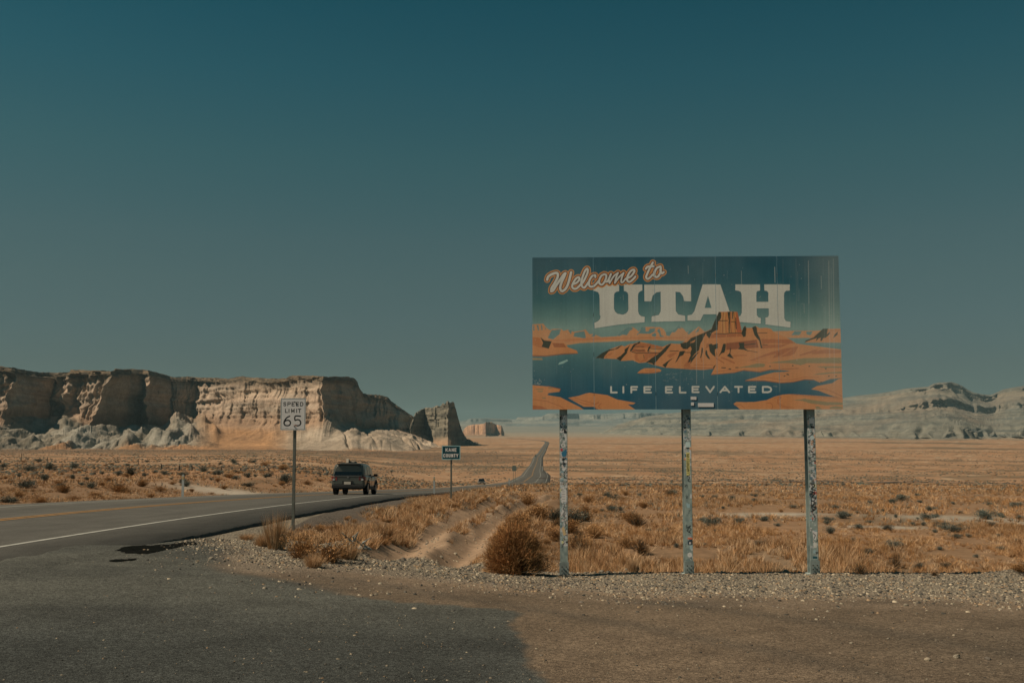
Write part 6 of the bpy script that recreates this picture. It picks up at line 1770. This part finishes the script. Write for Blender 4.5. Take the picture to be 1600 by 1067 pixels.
track_stones()
# the larger stones one can pick out
M_st2 = M_stone
LSn = 'pale fist-sized stone lying on the gravel'
spots = [(641, 838, 7), (630, 874, 7), (655, 892, 8), (668, 893, 5), (690, 871, 6), (712, 866, 6), (600, 888, 6), (560, 886, 6), (700, 893, 5), (1228, 893, 7), (1212, 897, 6), (1242, 891, 7), (1320, 893, 8), (1437, 905, 7), (1416, 946, 7), (1495, 1027, 10), (1449, 1031, 8), (1543, 1030, 8), (1330, 1005, 5), (1388, 998, 4), (1538, 921, 6), (1512, 923, 5), (1545, 913, 5), (1478, 916, 6), (1370, 1052, 5), (962, 891, 5), (978, 890, 5), (940, 893, 6), (915, 896, 5), (1120, 893, 5), (1148, 892, 6), (1172, 893, 6), (330, 873, 7), (350, 877, 5), (770, 905, 4), (860, 985, 5), (640, 903, 4), (1014, 898, 5), (780, 888, 6), (748, 884, 6), (736, 890, 5), (584, 879, 6)]
for i, (px, py, w) in enumerate(spots):
    x, y, z = ground_at(px, py, 80)
    s = w / F * y * .55
    mb = MB(); R = random.Random(i)
    import bmesh
    bm = bmesh.new(); bmesh.ops.create_icosphere(bm, subdivisions=2, radius=1)
    for v in bm.verts:
        v.co *= 1 + .22 * (vnoise(np.array([v.co.x * 1.6 + i * 7]), np.array([v.co.y * 1.6]), np.array([v.co.z * 1.6]), seed=i)[0])
        v.co.x *= s * 1.15; v.co.y *= s; v.co.z *= s * .66
    me = bpy.data.meshes.new('stone'); bm.to_mesh(me); bm.free()
    me.materials.append(M_st2)
    o = bpy.data.objects.new('stone', me); COL.objects.link(o)
    o.location = (x, y, z + s * .25); o.rotation_euler = (R.uniform(-.3, .3), R.uniform(-.3, .3), R.uniform(0, 6))
    set_col(o, np.repeat([np.array(ST[R.randint(0, 3)]) * R.uniform(.9, 1.2)], len(me.vertices), 0))
    tag(o, LSn, 'stone', 'loose stones on the gravel')

# bleached wood beside the track
M_wood = mat_plain('bleached_wood', alb(150, 146, 128), rough=.9, var=.3, vscale=12, stretch=(1, 6, 6))
def branch(px, py, wpx, ang, label, bend):
    x, y, z = ground_at(px, py, 60); s = y / F; L = wpx * s
    R = random.Random(int(px)); mb = MB()
    pts = [Vector((cos(ang) * L * (t - .5), sin(ang) * L * (t - .5) * .5, .05 + bend * sin(t * pi) * L)) for t in np.linspace(0, 1, 7)]
    mb.tube(pts, [.045, .05, .04, .042, .034, .026, .012], 8)
    for k in (2, 3, 4):
        p = pts[k]; mb.tube([p, p + Vector((R.uniform(-.1, .1), -.05, .10)), p + Vector((R.uniform(-.2, .2), -.1, .18))], [.02, .014, .006], 6)
    o = mb.build('dead_branch', M_wood); o.location = (x, y, z); tag(o, label, 'branch')
branch(552, 856, 14, 1.2, 'short upright bleached root at the edge of the dry grass', .3)
branch(569, 863, 24, -.25, 'longer bleached branch lying beside the gravel right of the speed limit sign', .12)

# ------------------------------------------------------------------ the wire fence on the left
M_fpost = mat_plain('weathered_fence_wood', (.045, .038, .03), rough=.9, var=.3)
def fence():
    P = [(33, 721, 13), (74, 722, 8), (184, 722.5, 9), (216, 725, 8), (252, 734, 9), (280, 735, 8), (300, 735, 6), (346, 736, 6), (376, 737, 6), (420, 737, 6), (462, 738, 6), (505, 739, 6), (560, 740, 5), (612, 741, 5)]
    R0 = ground_at(P[4][0], P[4][1], 900)
    root = empty('wire_fence', R0); tag(root, 'sparse wire fence on dark wooden posts crossing the field left of the highway', 'fence')
    tops = []
    for px, py, h in P:
        x, y, z = ground_at(px, py, 900)
        H = h / F * y
        mb = MB(); mb.tube([(x - R0[0], y - R0[1], z - R0[2] - .2), (x - R0[0], y - R0[1], z - R0[2] + H)], max(.09, .35 / F * y), 6)
        mb.build('post', M_fpost, root)
        tops.append(Vector((x - R0[0], y - R0[1], z - R0[2] + H * .9)))
    for f in (.0, .35):
        mb = MB(); mb.tube([t - Vector((0, 0, f * 1.6)) for t in tops[4:]], .03, 4); mb.build('wire', M_fpost, root)
fence()
